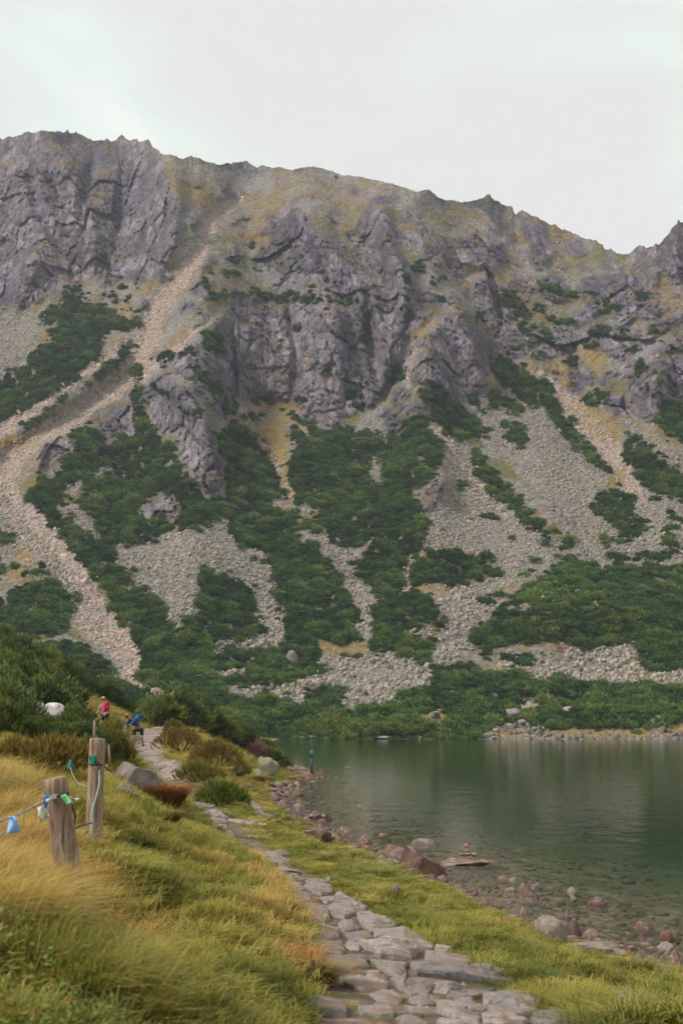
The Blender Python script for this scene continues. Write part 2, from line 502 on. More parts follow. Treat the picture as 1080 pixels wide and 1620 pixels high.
# class areas of the slope (outlines in photo pixels; each lies on the 3D slope)
warp_a = 7.0
WX = PX + warp_a * fbm(PX / 16, PY / 16, 1.7, 4) + 3 * noise(PX / 5, PY / 5, 9.1)
WY = PY + warp_a * 0.8 * fbm(PX / 16, PY / 14, 7.7, 4) + 2 * noise(PX / 5, PY / 5, 4.1)
BIG_PINE = [(40, 780), (60, 750), (75, 690), (130, 665), (200, 625), (230, 590), (235, 640), (250, 685), (280, 700), (360, 680), (365, 660), (420, 690), (480, 660),
            (545, 672), (600, 680), (650, 650), (690, 660), (712, 705), (690, 740), (700, 800), (668, 815), (680, 870), (770, 880), (800, 905), (690, 935), (700, 980),
            (680, 1050), (720, 1035), (760, 1060), (1090, 1080), (1530, 1080), (1530, 1150), (1090, 1150), (1000, 1155), (840, 1150), (770, 1150), (764, 1170), (600, 1172), (440, 1176), (200, 1192), (-420, 1192), (-420, 1050), (0, 1020),
            (130, 1010), (190, 1070), (215, 1075), (218, 1040), (185, 1000), (165, 930), (95, 860), (40, 800)]
RIGHT_PINE = [(738, 1015), (760, 985), (800, 945), (850, 910), (890, 878), (900, 872), (940, 890), (960, 893), (1000, 895), (1090, 890), (1530, 900), (1530, 1060), (1090, 1060), (1040, 1065), (1010, 1060),
              (1000, 1020), (930, 1027), (905, 1020), (850, 1015), (800, 1020), (760, 1035)]
ROCKS = [
    [(-420, 240), (0, 225), (40, 205), (70, 200), (150, 222), (230, 225), (255, 255), (275, 300), (287, 340), (282, 390), (262, 430), (240, 442), (180, 440), (125, 445), (105, 425), (70, 470), (35, 492), (-420, 480)],
    [(440, 360), (460, 330), (475, 325), (500, 365), (520, 380), (545, 380), (575, 340), (585, 312), (605, 310), (618, 340), (635, 370), (640, 400), (655, 430), (668, 480), (664, 520), (640, 535), (632, 570), (625, 600), (590, 640),
     (560, 655), (500, 665), (470, 640), (440, 632), (390, 628), (355, 600), (338, 560), (345, 490), (375, 470), (440, 462), (430, 430), (395, 410)],
    [(645, 545), (690, 510), (715, 470), (735, 480), (750, 540), (772, 600), (768, 634), (720, 636), (680, 605), (645, 600), (630, 580)],
    [(228, 605), (245, 590), (258, 605), (272, 592), (280, 612), (300, 615), (325, 650), (340, 690), (357, 740), (355, 768), (330, 778), (300, 755), (285, 735), (275, 705), (280, 690), (250, 685), (232, 655)],
    [(262, 560), (310, 545), (345, 570), (365, 610), (360, 670), (335, 650), (300, 600), (270, 585)],
    [(172, 642), (190, 638), (205, 620), (213, 680), (187, 690), (172, 700), (150, 670), (132, 668)],
    [(72, 690), (110, 685), (118, 705), (100, 730), (83, 762), (65, 745), (58, 720)],
    [(222, 800), (240, 787), (270, 776), (292, 800), (275, 820), (235, 822)],
    [(638, 735), (665, 722), (690, 738), (704, 760), (702, 788), (690, 808), (668, 808), (655, 780)],
    [(990, 405), (1000, 390), (1040, 385), (1060, 360), (1090, 340), (1530, 260), (1530, 470), (1090, 450), (1050, 432), (1000, 420)],
    [(940, 440), (970, 428), (1010, 408), (1035, 445), (1055, 490), (1030, 510), (1000, 500), (955, 480)],
    [(1040, 545), (1090, 560), (1530, 560), (1530, 690), (1090, 690), (1055, 660), (1030, 665), (1000, 660), (988, 640), (1008, 600), (1020, 570)],
    [(812, 336), (830, 328), (858, 350), (872, 382), (882, 402), (860, 408), (838, 392), (825, 365)],
    [(735, 372), (760, 365), (795, 385), (802, 408), (770, 412), (740, 405)],
    [(900, 590), (925, 572), (945, 590), (935, 612), (905, 618)],
    [(480, 642), (500, 618), (520, 640), (547, 668), (515, 674), (480, 658)],
    [(588, 652), (615, 640), (642, 660), (637, 687), (600, 682)],
    [(745, 445), (775, 430), (800, 455), (790, 490), (760, 520), (745, 480)],
    [(790, 520), (850, 505), (900, 540), (880, 580), (830, 570), (795, 550)],
    [(700, 470), (760, 520), (790, 560), (770, 580), (745, 530)],
    [(20, 690), (45, 655), (70, 660), (48, 690)],
    [(342, 252), (405, 252), (420, 275), (370, 280), (340, 290)],
    [(660, 298), (690, 300), (695, 315), (665, 315)], [(740, 315), (790, 312), (800, 335), (750, 335)],
    [(930, 520), (985, 510), (1010, 545), (985, 570), (945, 555)],
    [(85, 480), (115, 475), (110, 497), (85, 500)],
]
SCREE = [
    [(175, 855), (215, 862), (240, 855), (262, 840), (305, 838), (340, 820), (360, 815), (365, 845), (375, 868), (410, 868), (432, 900), (428, 940), (445, 975), (450, 1012), (430, 1022), (375, 1022), (335, 1030), (330, 1020), (420, 1000),
     (405, 975), (400, 935), (370, 905), (315, 903), (312, 935), (315, 955), (282, 990), (265, 985), (255, 950), (212, 920), (185, 890)],
    [(462, 840), (510, 836), (525, 860), (550, 866), (582, 853), (585, 872), (555, 885), (562, 910), (587, 930), (594, 950), (587, 975), (592, 1000), (582, 1018), (570, 1010), (558, 990), (573, 975), (552, 940), (522, 890), (500, 860)],
    [(668, 812), (700, 792), (714, 740), (698, 700), (720, 690), (745, 712), (790, 775), (840, 835), (880, 855), (892, 870), (850, 905), (800, 912), (775, 882), (720, 872), (680, 872)],
    [(755, 650), (790, 640), (830, 640), (850, 650), (880, 660), (900, 690), (962, 745), (957, 765), (940, 790), (930, 820), (950, 860), (980, 892), (945, 897), (895, 850), (860, 790), (800, 730), (748, 685)],
    [(690, 930), (745, 925), (800, 905), (850, 888), (865, 893), (790, 935), (755, 985), (738, 1000), (740, 1038), (700, 1052), (675, 1062), (690, 1010), (700, 980), (695, 945)],
    [(508, 1033), (540, 1038), (600, 1033), (630, 1033), (685, 1058), (672, 1085), (620, 1107), (580, 1122), (540, 1114), (530, 1090), (490, 1085), (482, 1117), (450, 1107), (420, 1097), (352, 1099), (357, 1085), (420, 1085), (470, 1080), (500, 1060)],
    [(778, 1047), (830, 1013), (820, 1045), (870, 1045), (905, 1020), (930, 1030), (980, 1016), (1012, 1045), (1018, 1077), (960, 1082), (890, 1072), (850, 1072), (790, 1057)],
    [(-420, 470), (30, 490), (60, 500), (80, 470), (102, 480), (60, 540), (20, 590), (-420, 680)],
    [(-420, 740), (0, 760), (20, 800), (90, 880), (125, 940), (115, 990), (60, 920), (0, 880), (-420, 860)],
    [(930, 800), (960, 770), (1010, 778), (1090, 790), (1530, 800), (1530, 890), (1090, 888), (1000, 890), (950, 862)],
    [(818, 1110), (846, 1106), (850, 1120), (824, 1126)], [(860, 1122), (905, 1114), (905, 1122), (862, 1129)],
    [(635, 1005), (660, 993), (690, 1000), (670, 1012)],
    [(585, 745), (592, 720), (602, 722), (600, 765), (590, 770)], [(660, 880), (672, 830), (676, 870), (655, 890)],
    [(590, 660), (600, 690), (612, 700), (605, 665)], [(140, 745), (160, 735), (178, 732), (165, 750), (145, 755)], [(100, 775), (132, 755), (128, 775), (110, 785)],
    [(80, 800), (130, 795), (150, 830), (165, 860), (140, 840), (105, 815)], [(430, 800), (440, 780), (500, 803), (520, 800), (480, 815)],
    [(985, 660), (1040, 700), (1090, 735), (1090, 750), (1030, 712), (985, 680)],
    [(1030, 1065), (1090, 1062), (1530, 1060), (1530, 1080), (1030, 1080)],
    [(755, 1176), (775, 1152), (800, 1143), (850, 1150), (900, 1158), (1000, 1158), (1090, 1152), (1530, 1140), (1530, 1178)],
    [(310, 1075), (330, 1060), (395, 1055), (395, 1062), (330, 1068)],
]
GOLD = [
    [(395, 672), (415, 660), (440, 668), (462, 690), (456, 740), (467, 780), (460, 805), (448, 775), (430, 722), (405, 695)],
    [(768, 592), (795, 590), (812, 615), (800, 628), (775, 622)], [(22, 862), (50, 868), (62, 892), (55, 912), (22, 912)],
    [(500, 1017), (580, 1016), (582, 1034), (505, 1036)], [(900, 640), (930, 630), (985, 690), (975, 712), (930, 690)], [(0, 690), (60, 672), (65, 700), (0, 722)],
    [(600, 630), (630, 625), (640, 645), (610, 650)], [(440, 630), (470, 640), (460, 660), (430, 650)], [(640, 520), (700, 500), (700, 520), (650, 550)],
    [(970, 730), (990, 745), (975, 775), (955, 780)], [(770, 1048), (800, 1040), (850, 1050), (840, 1065), (790, 1062)], [(770, 1160), (800, 1150), (880, 1155), (1000, 1150), (1090, 1143), (1530, 1120), (1530, 1165), (1090, 1165), (1000, 1166), (780, 1166)],
    [(655, 1130), (700, 1120), (715, 1140), (670, 1145)], [(440, 452), (470, 440), (540, 452), (530, 463), (460, 462)], [(985, 1055), (1010, 1040), (1015, 1070)],
    [(490, 690), (430, 660), (470, 655)], [(640, 928), (700, 922), (720, 938), (690, 940)], [(855, 560), (890, 545), (960, 545), (960, 590), (890, 610)],
]
DEBRIS_LINES = [
    ([(385, 315), (360, 328), (333, 350), (320, 395), (290, 435), (250, 490), (232, 545), (200, 600), (130, 650), (60, 690), (20, 720), (-5, 760), (30, 810), (80, 865), (130, 930), (148, 980), (180, 1010), (208, 1040), (212, 1056), (190, 1062), (230, 1090), (300, 1112)],
     [4, 6, 8, 10, 12, 17, 20, 17, 15, 16, 22, 26, 26, 24, 27, 34, 28, 16, 10, 10, 9, 7]),
    ([(355, 488), (300, 530), (260, 565), (225, 598)], [5, 6, 7, 8]),
    ([(135, 582), (100, 615), (60, 645), (20, 675), (-30, 695)], [7, 9, 10, 12, 12]),
    ([(850, 590), (905, 645), (955, 700), (990, 755), (1010, 790)], [9, 16, 20, 18, 10]),
    ([(685, 670), (725, 730), (770, 790), (830, 840)], [7, 9, 5, 4]),
    ([(200, 545), (165, 570), (130, 592)], [6, 8, 6]),
    ([(645, 880), (643, 930)], [6, 6]), ([(655, 545), (640, 600)], [4, 4]), ([(380, 640), (440, 740), (462, 790)], [3, 3, 4]),
    ([(490, 905), (470, 1000)], [0.1, 0.1]),
]
PINES = [
    [(100, 460), (130, 455), (127, 475), (180, 478), (182, 494), (226, 500), (222, 515), (165, 528), (162, 560), (132, 580), (120, 602), (80, 618), (30, 662), (-40, 672), (-420, 690), (-420, 640), (-40, 620), (30, 580), (60, 545), (80, 540), (78, 523), (100, 512), (60, 515), (58, 502), (80, 480)],
    [(200, 535), (213, 540), (200, 570), (150, 602), (112, 622), (80, 652), (42, 676), (32, 672), (60, 650), (100, 622), (140, 600), (165, 570), (190, 555)],
    [(745, 703), (760, 718), (800, 758), (840, 808), (877, 840), (860, 847), (800, 802), (760, 762), (742, 735)],
    [(775, 565), (800, 558), (840, 590), (870, 620), (890, 650), (920, 690), (962, 735), (957, 747), (930, 735), (895, 690), (860, 650), (835, 642), (800, 610), (778, 592)],
    [(765, 640), (780, 620), (815, 632), (832, 650), (800, 652), (785, 640)], [(793, 663), (822, 663), (835, 700), (822, 708), (798, 690)], [(660, 608), (690, 613), (725, 638), (765, 668), (772, 690), (740, 694), (705, 690), (672, 645)],
    [(985, 685), (1000, 680), (1040, 718), (1090, 748), (1530, 820), (1530, 870), (1090, 802), (1040, 782), (1000, 752), (983, 712)], [(935, 790), (965, 768), (1000, 788), (1002, 805), (1024, 832), (990, 842), (940, 815)],
    [(950, 870), (1000, 878), (1050, 868), (1090, 858), (1090, 873), (1040, 886), (960, 884)], [(985, 832), (1020, 830), (1022, 850), (975, 860)],
    [(20, 925), (60, 913), (110, 933), (122, 950), (104, 1000), (60, 1010), (0, 990), (-420, 1000), (-420, 940), (10, 940)], [(-420, 838), (0, 838), (27, 846), (20, 858), (0, 856), (-420, 860)], [(22, 902), (60, 897), (62, 908), (30, 912)], [(-420, 880), (0, 888), (15, 905), (-420, 920)],
    [(315, 903), (330, 899), (370, 918), (395, 950), (412, 990), (350, 1006), (310, 987), (312, 940)],
    [(1030, 640), (1060, 628), (1090, 648), (1090, 702), (1050, 692), (1037, 662)], [(500, 1090), (540, 1085), (545, 1105), (505, 1108)],
    [(365, 1085), (385, 1065), (440, 1058), (470, 1068), (462, 1084), (400, 1088)], [(470, 1045), (505, 1040), (515, 1060), (475, 1068)],
    [(790, 1035), (835, 1030), (845, 1048), (810, 1056)], [(860, 1120), (1090, 1105), (1090, 1140), (1000, 1152), (900, 1152), (865, 1140)], [(640, 735), (600, 760), (660, 772), (690, 745), (680, 732), (655, 725)],
    [(650, 898), (690, 868), (730, 870), (770, 890), (800, 905), (760, 918), (700, 925), (660, 925)],
    [(60, 880), (85, 900), (75, 912), (58, 905)], [(750, 615), (772, 640), (762, 652), (735, 628)], [(205, 575), (232, 580), (230, 600), (210, 605)],
    [(240, 560), (300, 545), (310, 555), (255, 575)], [(300, 570), (345, 600), (365, 640), (350, 640), (310, 595)], [(245, 600), (262, 612), (268, 625), (248, 620)], [(345, 640), (370, 625), (380, 640), (360, 660)],
    [(285, 640), (300, 645), (305, 655), (290, 655)], [(840, 600), (862, 592), (880, 615), (868, 630)],
]
ELL = [(117, 450, 11, 5), (200, 450, 16, 5), (170, 462, 15, 5), (207, 485, 15, 6), (270, 410, 7, 4), (365, 432, 14, 9), (345, 465, 15, 8), (395, 462, 36, 7), (480, 468, 55, 8), (545, 476, 30, 5), (335, 535, 17, 22), (660, 423, 12, 7), (690, 440, 8, 9), (640, 440, 8, 10),
       (805, 470, 18, 15), (826, 492, 15, 9), (833, 515, 12, 14), (870, 455, 20, 7), (896, 464, 18, 6), (950, 475, 15, 7), (962, 490, 17, 6), (948, 523, 17, 9), (925, 543, 14, 7), (880, 505, 22, 6), (855, 485, 10, 5), (915, 520, 9, 4),
       (470, 516, 9, 8), (575, 537, 14, 6), (505, 580, 20, 5), (522, 587, 15, 6), (570, 605, 9, 5), (555, 622, 15, 9), (572, 641, 13, 8), (415, 631, 22, 9), (400, 656, 18, 8), (480, 630, 15, 10), (465, 655, 10, 9), (620, 595, 20, 6), (632, 584, 20, 5), (670, 615, 9, 6),
       (900, 567, 14, 11), (790, 575, 12, 14), (935, 632, 20, 9), (955, 622, 9, 9), (1010, 582, 10, 11), (995, 552, 11, 7), (1030, 525, 9, 6), (875, 530, 13, 5), (1020, 612, 8, 8), (1050, 600, 10, 8), (1063, 553, 9, 5),
       (770, 815, 12, 6), (805, 850, 10, 5), (840, 890, 9, 4), (865, 852, 11, 4), (895, 858, 14, 8), (975, 890, 17, 5), (728, 765, 8, 5), (770, 950, 12, 6), (740, 900, 20, 8), (700, 830, 6, 3), (830, 907, 12, 5), (850, 885, 10, 4),
       (955, 735, 12, 5), (958, 745, 8, 5), (1060, 815, 12, 6), (1055, 835, 12, 7), (1060, 850, 16, 6), (1035, 790, 9, 5), (1075, 825, 10, 5), (1010, 815, 8, 4), (960, 850, 10, 5), (440, 400, 6, 3), (375, 412, 6, 3), (335, 425, 7, 4), (325, 440, 9, 4), (395, 388, 7, 3), (415, 420, 7, 3),
       (1010, 470, 6, 4), (985, 520, 8, 6), (1000, 470, 4, 3), (755, 500, 7, 4), (780, 530, 8, 5), (815, 545, 10, 8), (850, 560, 9, 7), (700, 470, 7, 4), (860, 520, 14, 6), (840, 540, 9, 5), (690, 610, 8, 5), (600, 870, 5, 4), (415, 885, 5, 4), (415, 968, 7, 4), (325, 880, 6, 3), (470, 405, 6, 3), (520, 440, 7, 4), (640, 480, 6, 8)]


def polys(ps):
    m = np.zeros(PX.shape, bool)
    for p in ps: m |= in_poly(WX, WY, p)
    return m


def blur(a, k):
    for ax in (0, 1):
        for _ in range(2):
            p = np.pad(a, [(k + 1, k) if i == ax else (0, 0) for i in (0, 1)], mode='edge')
            c = np.cumsum(p, axis=ax)
            n_ = a.shape[ax]
            a = (np.take(c, np.arange(2 * k + 1, 2 * k + 1 + n_), ax) - np.take(c, np.arange(0, n_), ax)) / (2 * k + 1)
    return a


rock = polys(ROCKS); scree = polys(SCREE); gold = polys(GOLD)
pine = polys([BIG_PINE]); pineR = polys([RIGHT_PINE])
deb = np.zeros(PX.shape, bool); deb_d = np.full(PX.shape, 99.0)
for pts, wd in DEBRIS_LINES:
    d_, t_, _s = seg_dist(WX, WY, pts)
    w_ = np.interp(t_, np.arange(len(wd)), wd)
    w_ = w_ * (0.90 + 0.35 * noise(PX / 22, PY / 22, 14.0))
    deb |= d_ < w_
    deb_d = np.minimum(deb_d, d_ / w_)
n_rk = fbm(PX / 34, PY / 30, 12.2, 5, 0.6)
upper_mix = (PY < 660) & (PX > 620) & (n_rk > 0.05) | (PY < 640) & (n_rk > 0.3)
late = polys(PINES)
for cx, cy, rx, ry in ELL:
    bb = (np.abs(WX - cx) < rx * 1.1) & (np.abs(WY - cy) < ry * 1.1)
    late |= bb & (((WX - cx) / rx) ** 2 + ((WY - cy) / ry) ** 2 < 1)
n_sc = fbm(PX / 12, PY / 9, 3.2, 3)
pine &= ~(rock | scree | gold | deb)
pine |= late | (pineR & ~gold)
pb = blur(pine.astype(float), 4)
n_ed = fbm(PX / 9, PY / 5.5, 31.0, 3)
pine &= ~((pb < 0.85) & (n_ed > 0.22))
pine |= (pb > 0.04) & (pb < 0.6) & (n_ed < -0.38) & ~deb
pine &= ~(n_sc > 0.46)
pine &= ~((fbm(PX / 6.5 + PY / 60, PY / 38, 41.0, 3) > 0.56) & (PY < 1060))                                # small open gaps in the scrub
pine |= (PY > 430) & (PY < 690) & (fbm(PX / 13, PY / 8, 21.0, 3) > 0.70) & ~deb & (PX > 320)
ph = 3                                                # the canopy stands above its own foot
pine = pine & np.concatenate([pine[:ph], pine[:-ph]], 0)
rock = (rock | upper_mix) & ~pine & ~deb & ~scree
scree &= ~(gold & (n_sc > -0.05)); scree &= ~pine; gold &= ~pine & ~rock; deb &= ~pine
rockf = blur(rock.astype(float), 2); rockw = blur(rock.astype(float), 14)

T = tanel(PX, PY0)
D0 = 201.0; t0 = -CZ / D0
slope = np.interp(PY, [200, 330, 420, 640, 700, 1000, 1075, 1100, 1200], [0.62, 0.66, 0.74, 0.70, 0.58, 0.50, 0.33, 0.24, 0.22])
slope = slope + 0.55 * rockw
bandn = fbm(PX / 120, PY / 26, 2.0, 3)
slope = slope + np.where(PY > 1000, 0.10 * bandn, 0.12 * bandn)
slope = np.maximum(blur(slope, 6), T + 0.14)
D = np.empty_like(PX)
for r in range(NR - 1, -1, -1):
    if r == NR - 1:
        D[r] = D0 - (t0 - T[r]) * 800
        continue
    below = T[r] < t0
    dd = D[r + 1] * (T[r] - T[r + 1]) / (slope[r] - T[r])
    D[r] = np.where(below, D0 - (t0 - T[r]) * 800, D[r + 1] + dd)
for _ in range(2): D = np.where(PY < 1140, blur(D, 7), D)
# gullies set back, ribs standing out
def line_off(pts, wpx, amt):
    d_, t_, _s = seg_dist(PX, PY, pts)
    fade = sstep(0, 0.4, t_) * (1 - sstep(len(pts) - 1.5, len(pts) - 1, t_))
    return amt * np.exp(-(d_ / wpx) ** 2) * (0.35 + 0.65 * fade)
for pts, wpx, amt in [
    (DEBRIS_LINES[0][0][:12], 22, 9), ([(660, 440), (645, 560), (600, 650)], 14, 9), ([(700, 400), (740, 460), (790, 560), (850, 660)], 20, 6), ([(300, 250), (300, 330), (270, 430)], 14, 6),
    ([(600, 315), (612, 380), (640, 450), (652, 520)], 17, -13), ([(468, 330), (505, 375), (560, 440), (600, 520)], 20, -12), ([(262, 250), (285, 350), (250, 440)], 22, -11), ([(90, 225), (130, 330), (155, 440)], 22, -10),
    ([(718, 470), (748, 560), (765, 632)], 18, -12), ([(247, 590), (320, 660), (350, 770)], 18, -10), ([(825, 333), (860, 402)], 14, -8), ([(400, 480), (410, 600)], 24, -8), ([(520, 470), (540, 600)], 26, -9),
    ([(1040, 550), (1030, 660)], 20, -9), ([(60, 400), (20, 490)], 18, -8), ([(140, 400), (128, 330), (150, 250)], 9, 7), ([(40, 250), (60, 330), (100, 400)], 9, 6), ([(200, 240), (190, 330), (185, 390)], 9, 6),
    ([(455, 480), (470, 560), (462, 640)], 9, 7), ([(580, 470), (590, 560), (600, 620)], 9, 7), ([(380, 640), (430, 740), (460, 800)], 12, 4), ([(700, 735), (700, 800)], 14, -6), ([(1060, 355), (1075, 420)], 14, -7)]:
    D = D + line_off(pts, wpx, amt)
Q = unproj(PX, PY, D)
x_, y_, z_ = Q[..., 0], Q[..., 1], Q[..., 2]
zs = z_ * 0.42 + x_ * 0.1
rm = rockf > 0.01
xr, yr, zr = x_[rm], y_[rm], z_[rm]
sk = xr * 0.25 + zr                                   # joints lean to the right
c0, e0, i0 = facets(xr / 30 + 2, yr / 60, sk / 46, 1.0)
c1, e1, i1 = facets(xr / 11, yr / 20, sk / 19, 1.1)
c2, e2, i2 = facets(xr / 4.4 + 9, yr / 8, sk / 6.4, 1.1)
c3, e3, i3 = facets(xr / 1.9 + 4, yr / 3, sk / 2.6, 1.1)
cr = 2.0 * fbm(xr / 40, yr / 70, sk / 95, 2, 0.5, True) + 4.2 * c0 + 1.9 * c1 + 1.0 * c2 + 0.8 * c3 + 0.6 * fbm(xr / 1.2, yr / 1.2, zr / 1.6, 2)
cr = cr - 0.9 * np.exp(-(e1 / 0.035) ** 2) - 0.35 * np.exp(-(e2 / 0.06) ** 2)
crag = np.zeros(PX.shape); crag[rm] = cr
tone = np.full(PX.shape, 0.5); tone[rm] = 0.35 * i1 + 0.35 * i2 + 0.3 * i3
crack = np.zeros(PX.shape); crack[rm] = np.maximum(np.exp(-(e1 / 0.07) ** 2), 0.7 * np.exp(-(e2 / 0.1) ** 2))
hum = 3.2 * fbm(x_ / 30, y_ / 30, z_ / 30, 3) + 0.9 * fbm(x_ / 6, y_ / 6, z_ / 6, 3) + 1.6 * pine * fbm(x_ / 5, y_ / 7, z_ / 5, 2)
edge = np.clip(v * 12, 0.15, 1) * sstep(1186, 1120, PY)
low = sstep(1000, 900, PY) * 0.75 + 0.25
D = D + edge * (rockf * -crag + (1 - rockf) * hum * low * (1 - 0.5 * scree))
D = D + np.where(deb_d < 1, 1.5 * (1 - deb_d ** 2), 0) * edge
# rounded hummocks of the scrub-covered bench
for hx, hy, hw, hh, am in [(560, 1135, 200, 22, -7), (860, 1090, 260, 22, -8), (420, 1075, 50, 12, -5), (900, 960, 140, 40, -10), (1000, 1130, 140, 14, -5), (590, 1160, 60, 9, -4), (300, 1110, 80, 16, -4), (740, 1060, 60, 10, -4)]:
    D = D + am * np.exp(-((PX - hx) / hw) ** 2 - ((PY - hy) / hh) ** 2) * sstep(1176, 1150, PY)
D = np.maximum.accumulate(D[::-1] + 0.0, axis=0)[::-1] * 0.35 + D * 0.65
Q = unproj(PX, PY, D)
NRT, NCT = PX.shape
# far side of the ridge
back = []
for k in range(1, 7):
    b = Q[0].copy(); b[:, 1] += k * 14; b[:, 2] -= k * k * 2.2 + 3 * k
    b[:, 0] *= 1 + k * 14 / Q[0][:, 1]
    back.append(b)
VV = np.concatenate([np.stack(back[::-1]), Q], 0)
nR = VV.shape[0]
idx = np.arange(nR * NCT).reshape(nR, NCT)
quads = np.stack([idx[:-1, :-1], idx[1:, :-1], idx[1:, 1:], idx[:-1, 1:]], -1).reshape(-1, 4)
me = mesh_np('mountain', VV.reshape(-1, 3), quads, False)
padc = lambda a: np.concatenate([np.repeat(a[:1], 6, 0), a], 0).ravel().astype(np.float32)
dbf = blur(deb.astype(float), 1)
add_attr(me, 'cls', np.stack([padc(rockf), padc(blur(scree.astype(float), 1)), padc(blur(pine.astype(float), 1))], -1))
add_attr(me, 'cls2', np.stack([padc(blur(gold.astype(float), 2) * 0.9), padc(dbf), padc(crack)], -1))
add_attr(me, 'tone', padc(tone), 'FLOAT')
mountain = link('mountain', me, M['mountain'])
tag(mountain, kind='structure')

# surface area of each cell, for scattering
ex = Q[:-1, 1:] - Q[:-1, :-1]; ey = Q[1:, :-1] - Q[:-1, :-1]
nrm = np.cross(ey, ex)
area = np.linalg.norm(nrm, axis=-1)
unit_n = nrm / (area[..., None] + 1e-9)
inframe = (PX[:-1, :-1] > -160) & (PX[:-1, :-1] < 1240)


def scatter_cells(mask, n, weight=None):
    w = area * mask[:-1, :-1] * inframe
    if weight is not None: w = w * weight[:-1, :-1]
    c = np.cumsum(w.ravel()); tot = c[-1]
    k = np.searchsorted(c, rng.random(n) * tot)
    r, cc = np.unravel_index(np.minimum(k, w.size - 1), w.shape)
    a, b = rng.random((n, 1)), rng.random((n, 1))
    p = Q[r, cc] * (1 - a) * (1 - b) + Q[r, cc + 1] * a * (1 - b) + Q[r + 1, cc] * (1 - a) * b + Q[r + 1, cc + 1] * a * b
    return p, r, cc, tot


# ------------------------------------------------------------------ instancing of uncountable cover
def source_collection(name, meshes, mat):
    col = bpy.data.collections.new(name)
    for i, me_ in enumerate(meshes):
        if not me_.materials: me_.materials.append(mat)
        o = bpy.data.objects.new('%s_piece_%02d' % (name, i), me_)
        col.objects.link(o)
    return col


_gn = {}
def gn_group(col):
    if col.name in _gn: return _gn[col.name]
    g = bpy.data.node_groups.new('scatter_' + col.name, 'GeometryNodeTree')
    g.interface.new_socket('Geometry', in_out='INPUT', socket_type='NodeSocketGeometry')
    g.interface.new_socket('Geometry', in_out='OUTPUT', socket_type='NodeSocketGeometry')
    N = g.nodes; L = g.links
    gi = N.new('NodeGroupInput'); go = N.new('NodeGroupOutput')
    iop = N.new('GeometryNodeInstanceOnPoints'); ci = N.new('GeometryNodeCollectionInfo')
    ci.inputs['Collection'].default_value = col
    ci.inputs['Separate Children'].default_value = True
    ci.inputs['Reset Children'].default_value = True
    iop.inputs['Pick Instance'].default_value = True

    def named(nm, ty):
        a = N.new('GeometryNodeInputNamedAttribute'); a.data_type = ty
        a.inputs['Name'].default_value = nm
        return a.outputs['Attribute']
    e2r = N.new('FunctionNodeEulerToRotation')
    L.new(named('rot', 'FLOAT_VECTOR'), e2r.inputs[0])
    L.new(e2r.outputs[0], iop.inputs['Rotation'])
    L.new(named('scl', 'FLOAT_VECTOR'), iop.inputs['Scale'])
    L.new(named('idx', 'INT'), iop.inputs['Instance Index'])
    L.new(gi.outputs[0], iop.inputs['Points'])
    L.new(ci.outputs['Instances'], iop.inputs['Instance'])
    L.new(iop.outputs[0], go.inputs[0])
    _gn[col.name] = g
    return g


def scatter(name, pts, rot, scl, idx_, tint, col, label, cat):
    me_ = bpy.data.meshes.new(name)
    me_.vertices.add(len(pts)); me_.vertices.foreach_set('co', np.asarray(pts, np.float32).ravel())
    add_attr(me_, 'rot', rot, 'FLOAT_VECTOR'); add_attr(me_, 'scl', scl, 'FLOAT_VECTOR')
    add_attr(me_, 'idx', np.asarray(idx_, np.int32), 'INT'); add_attr(me_, 'tint', np.asarray(tint, np.float32), 'FLOAT')
    o = bpy.data.objects.new(name, me_); C.objects.link(o)
    md = o.modifiers.new('scatter', 'NODES'); md.node_group = gn_group(col)
    tag(o, label, cat, kind='stuff')
    return o


def shoots_mesh(name, pts, dirs, L, W, nn, seed, spread=0.55, stem=0.0):
    """little tufts of needles: nn thin blades round each shoot axis"""
    r = np.random.default_rng(seed)
    n = len(pts); unit = lambda v_: v_ / (np.linalg.norm(v_, axis=-1, keepdims=True) + 1e-9)
    d = unit(np.asarray(dirs))[:, None, :]
    a = unit(np.cross(d, np.array([0.3, 0.2, 0.93]))); b = np.cross(d, a)
    lv = r.random((n, 1)) * np.ones((1, nn))
    th = 2 * math.pi * np.arange(nn)[None, :] / nn + r.random((n, nn)) * 0.8
    out = a * np.cos(th)[..., None] + b * np.sin(th)[..., None]
    f = r.random((n, nn, 1)); l = np.asarray(L)[:, None, None]
    q = np.asarray(pts)[:, None, :] + d * l * (stem + (1 - stem) * f * 0.7)
    dd = unit(d + out * spread * (1.25 - f))
    sd = unit(np.cross(dd, out))
    w = W * (0.7 + 0.6 * r.random((n, nn, 1)))
    tip = q + dd * l * (0.45 + 0.4 * r.random((n, nn, 1)))
    V_ = np.stack([q - sd * w, q + sd * w, tip], 2).reshape(-1, 3)
    LV = np.stack([lv * 0.7, lv * 0.7, lv * 0.7 + 0.3], 2).ravel()
    me_ = mesh_np(name, V_, np.arange(len(V_)).reshape(-1, 3))
    add_attr(me_, 'lv', LV.astype(np.float32), 'FLOAT')
    return me_


def dome_pts(n, R, H, r):
    u = r.random(n); th = r.random(n) * 2 * math.pi
    rad = np.sqrt(u)
    lob = 0.8 + 0.25 * np.sin(th * 3 + r.random() * 6) + 0.12 * np.sin(th * 5 + r.random() * 6)
    z = H * np.sqrt(np.clip(1 - rad ** 2, 0, 1)) * (0.55 + 0.45 * r.random(n))
    p = np.stack([rad * R * lob * np.cos(th), rad * R * lob * np.sin(th), z], -1)
    d = np.stack([rad * np.cos(th) * 0.75, rad * np.sin(th) * 0.75, 0.75 + 0 * rad], -1) + r.normal(size=(n, 3)) * 0.22
    return p, d


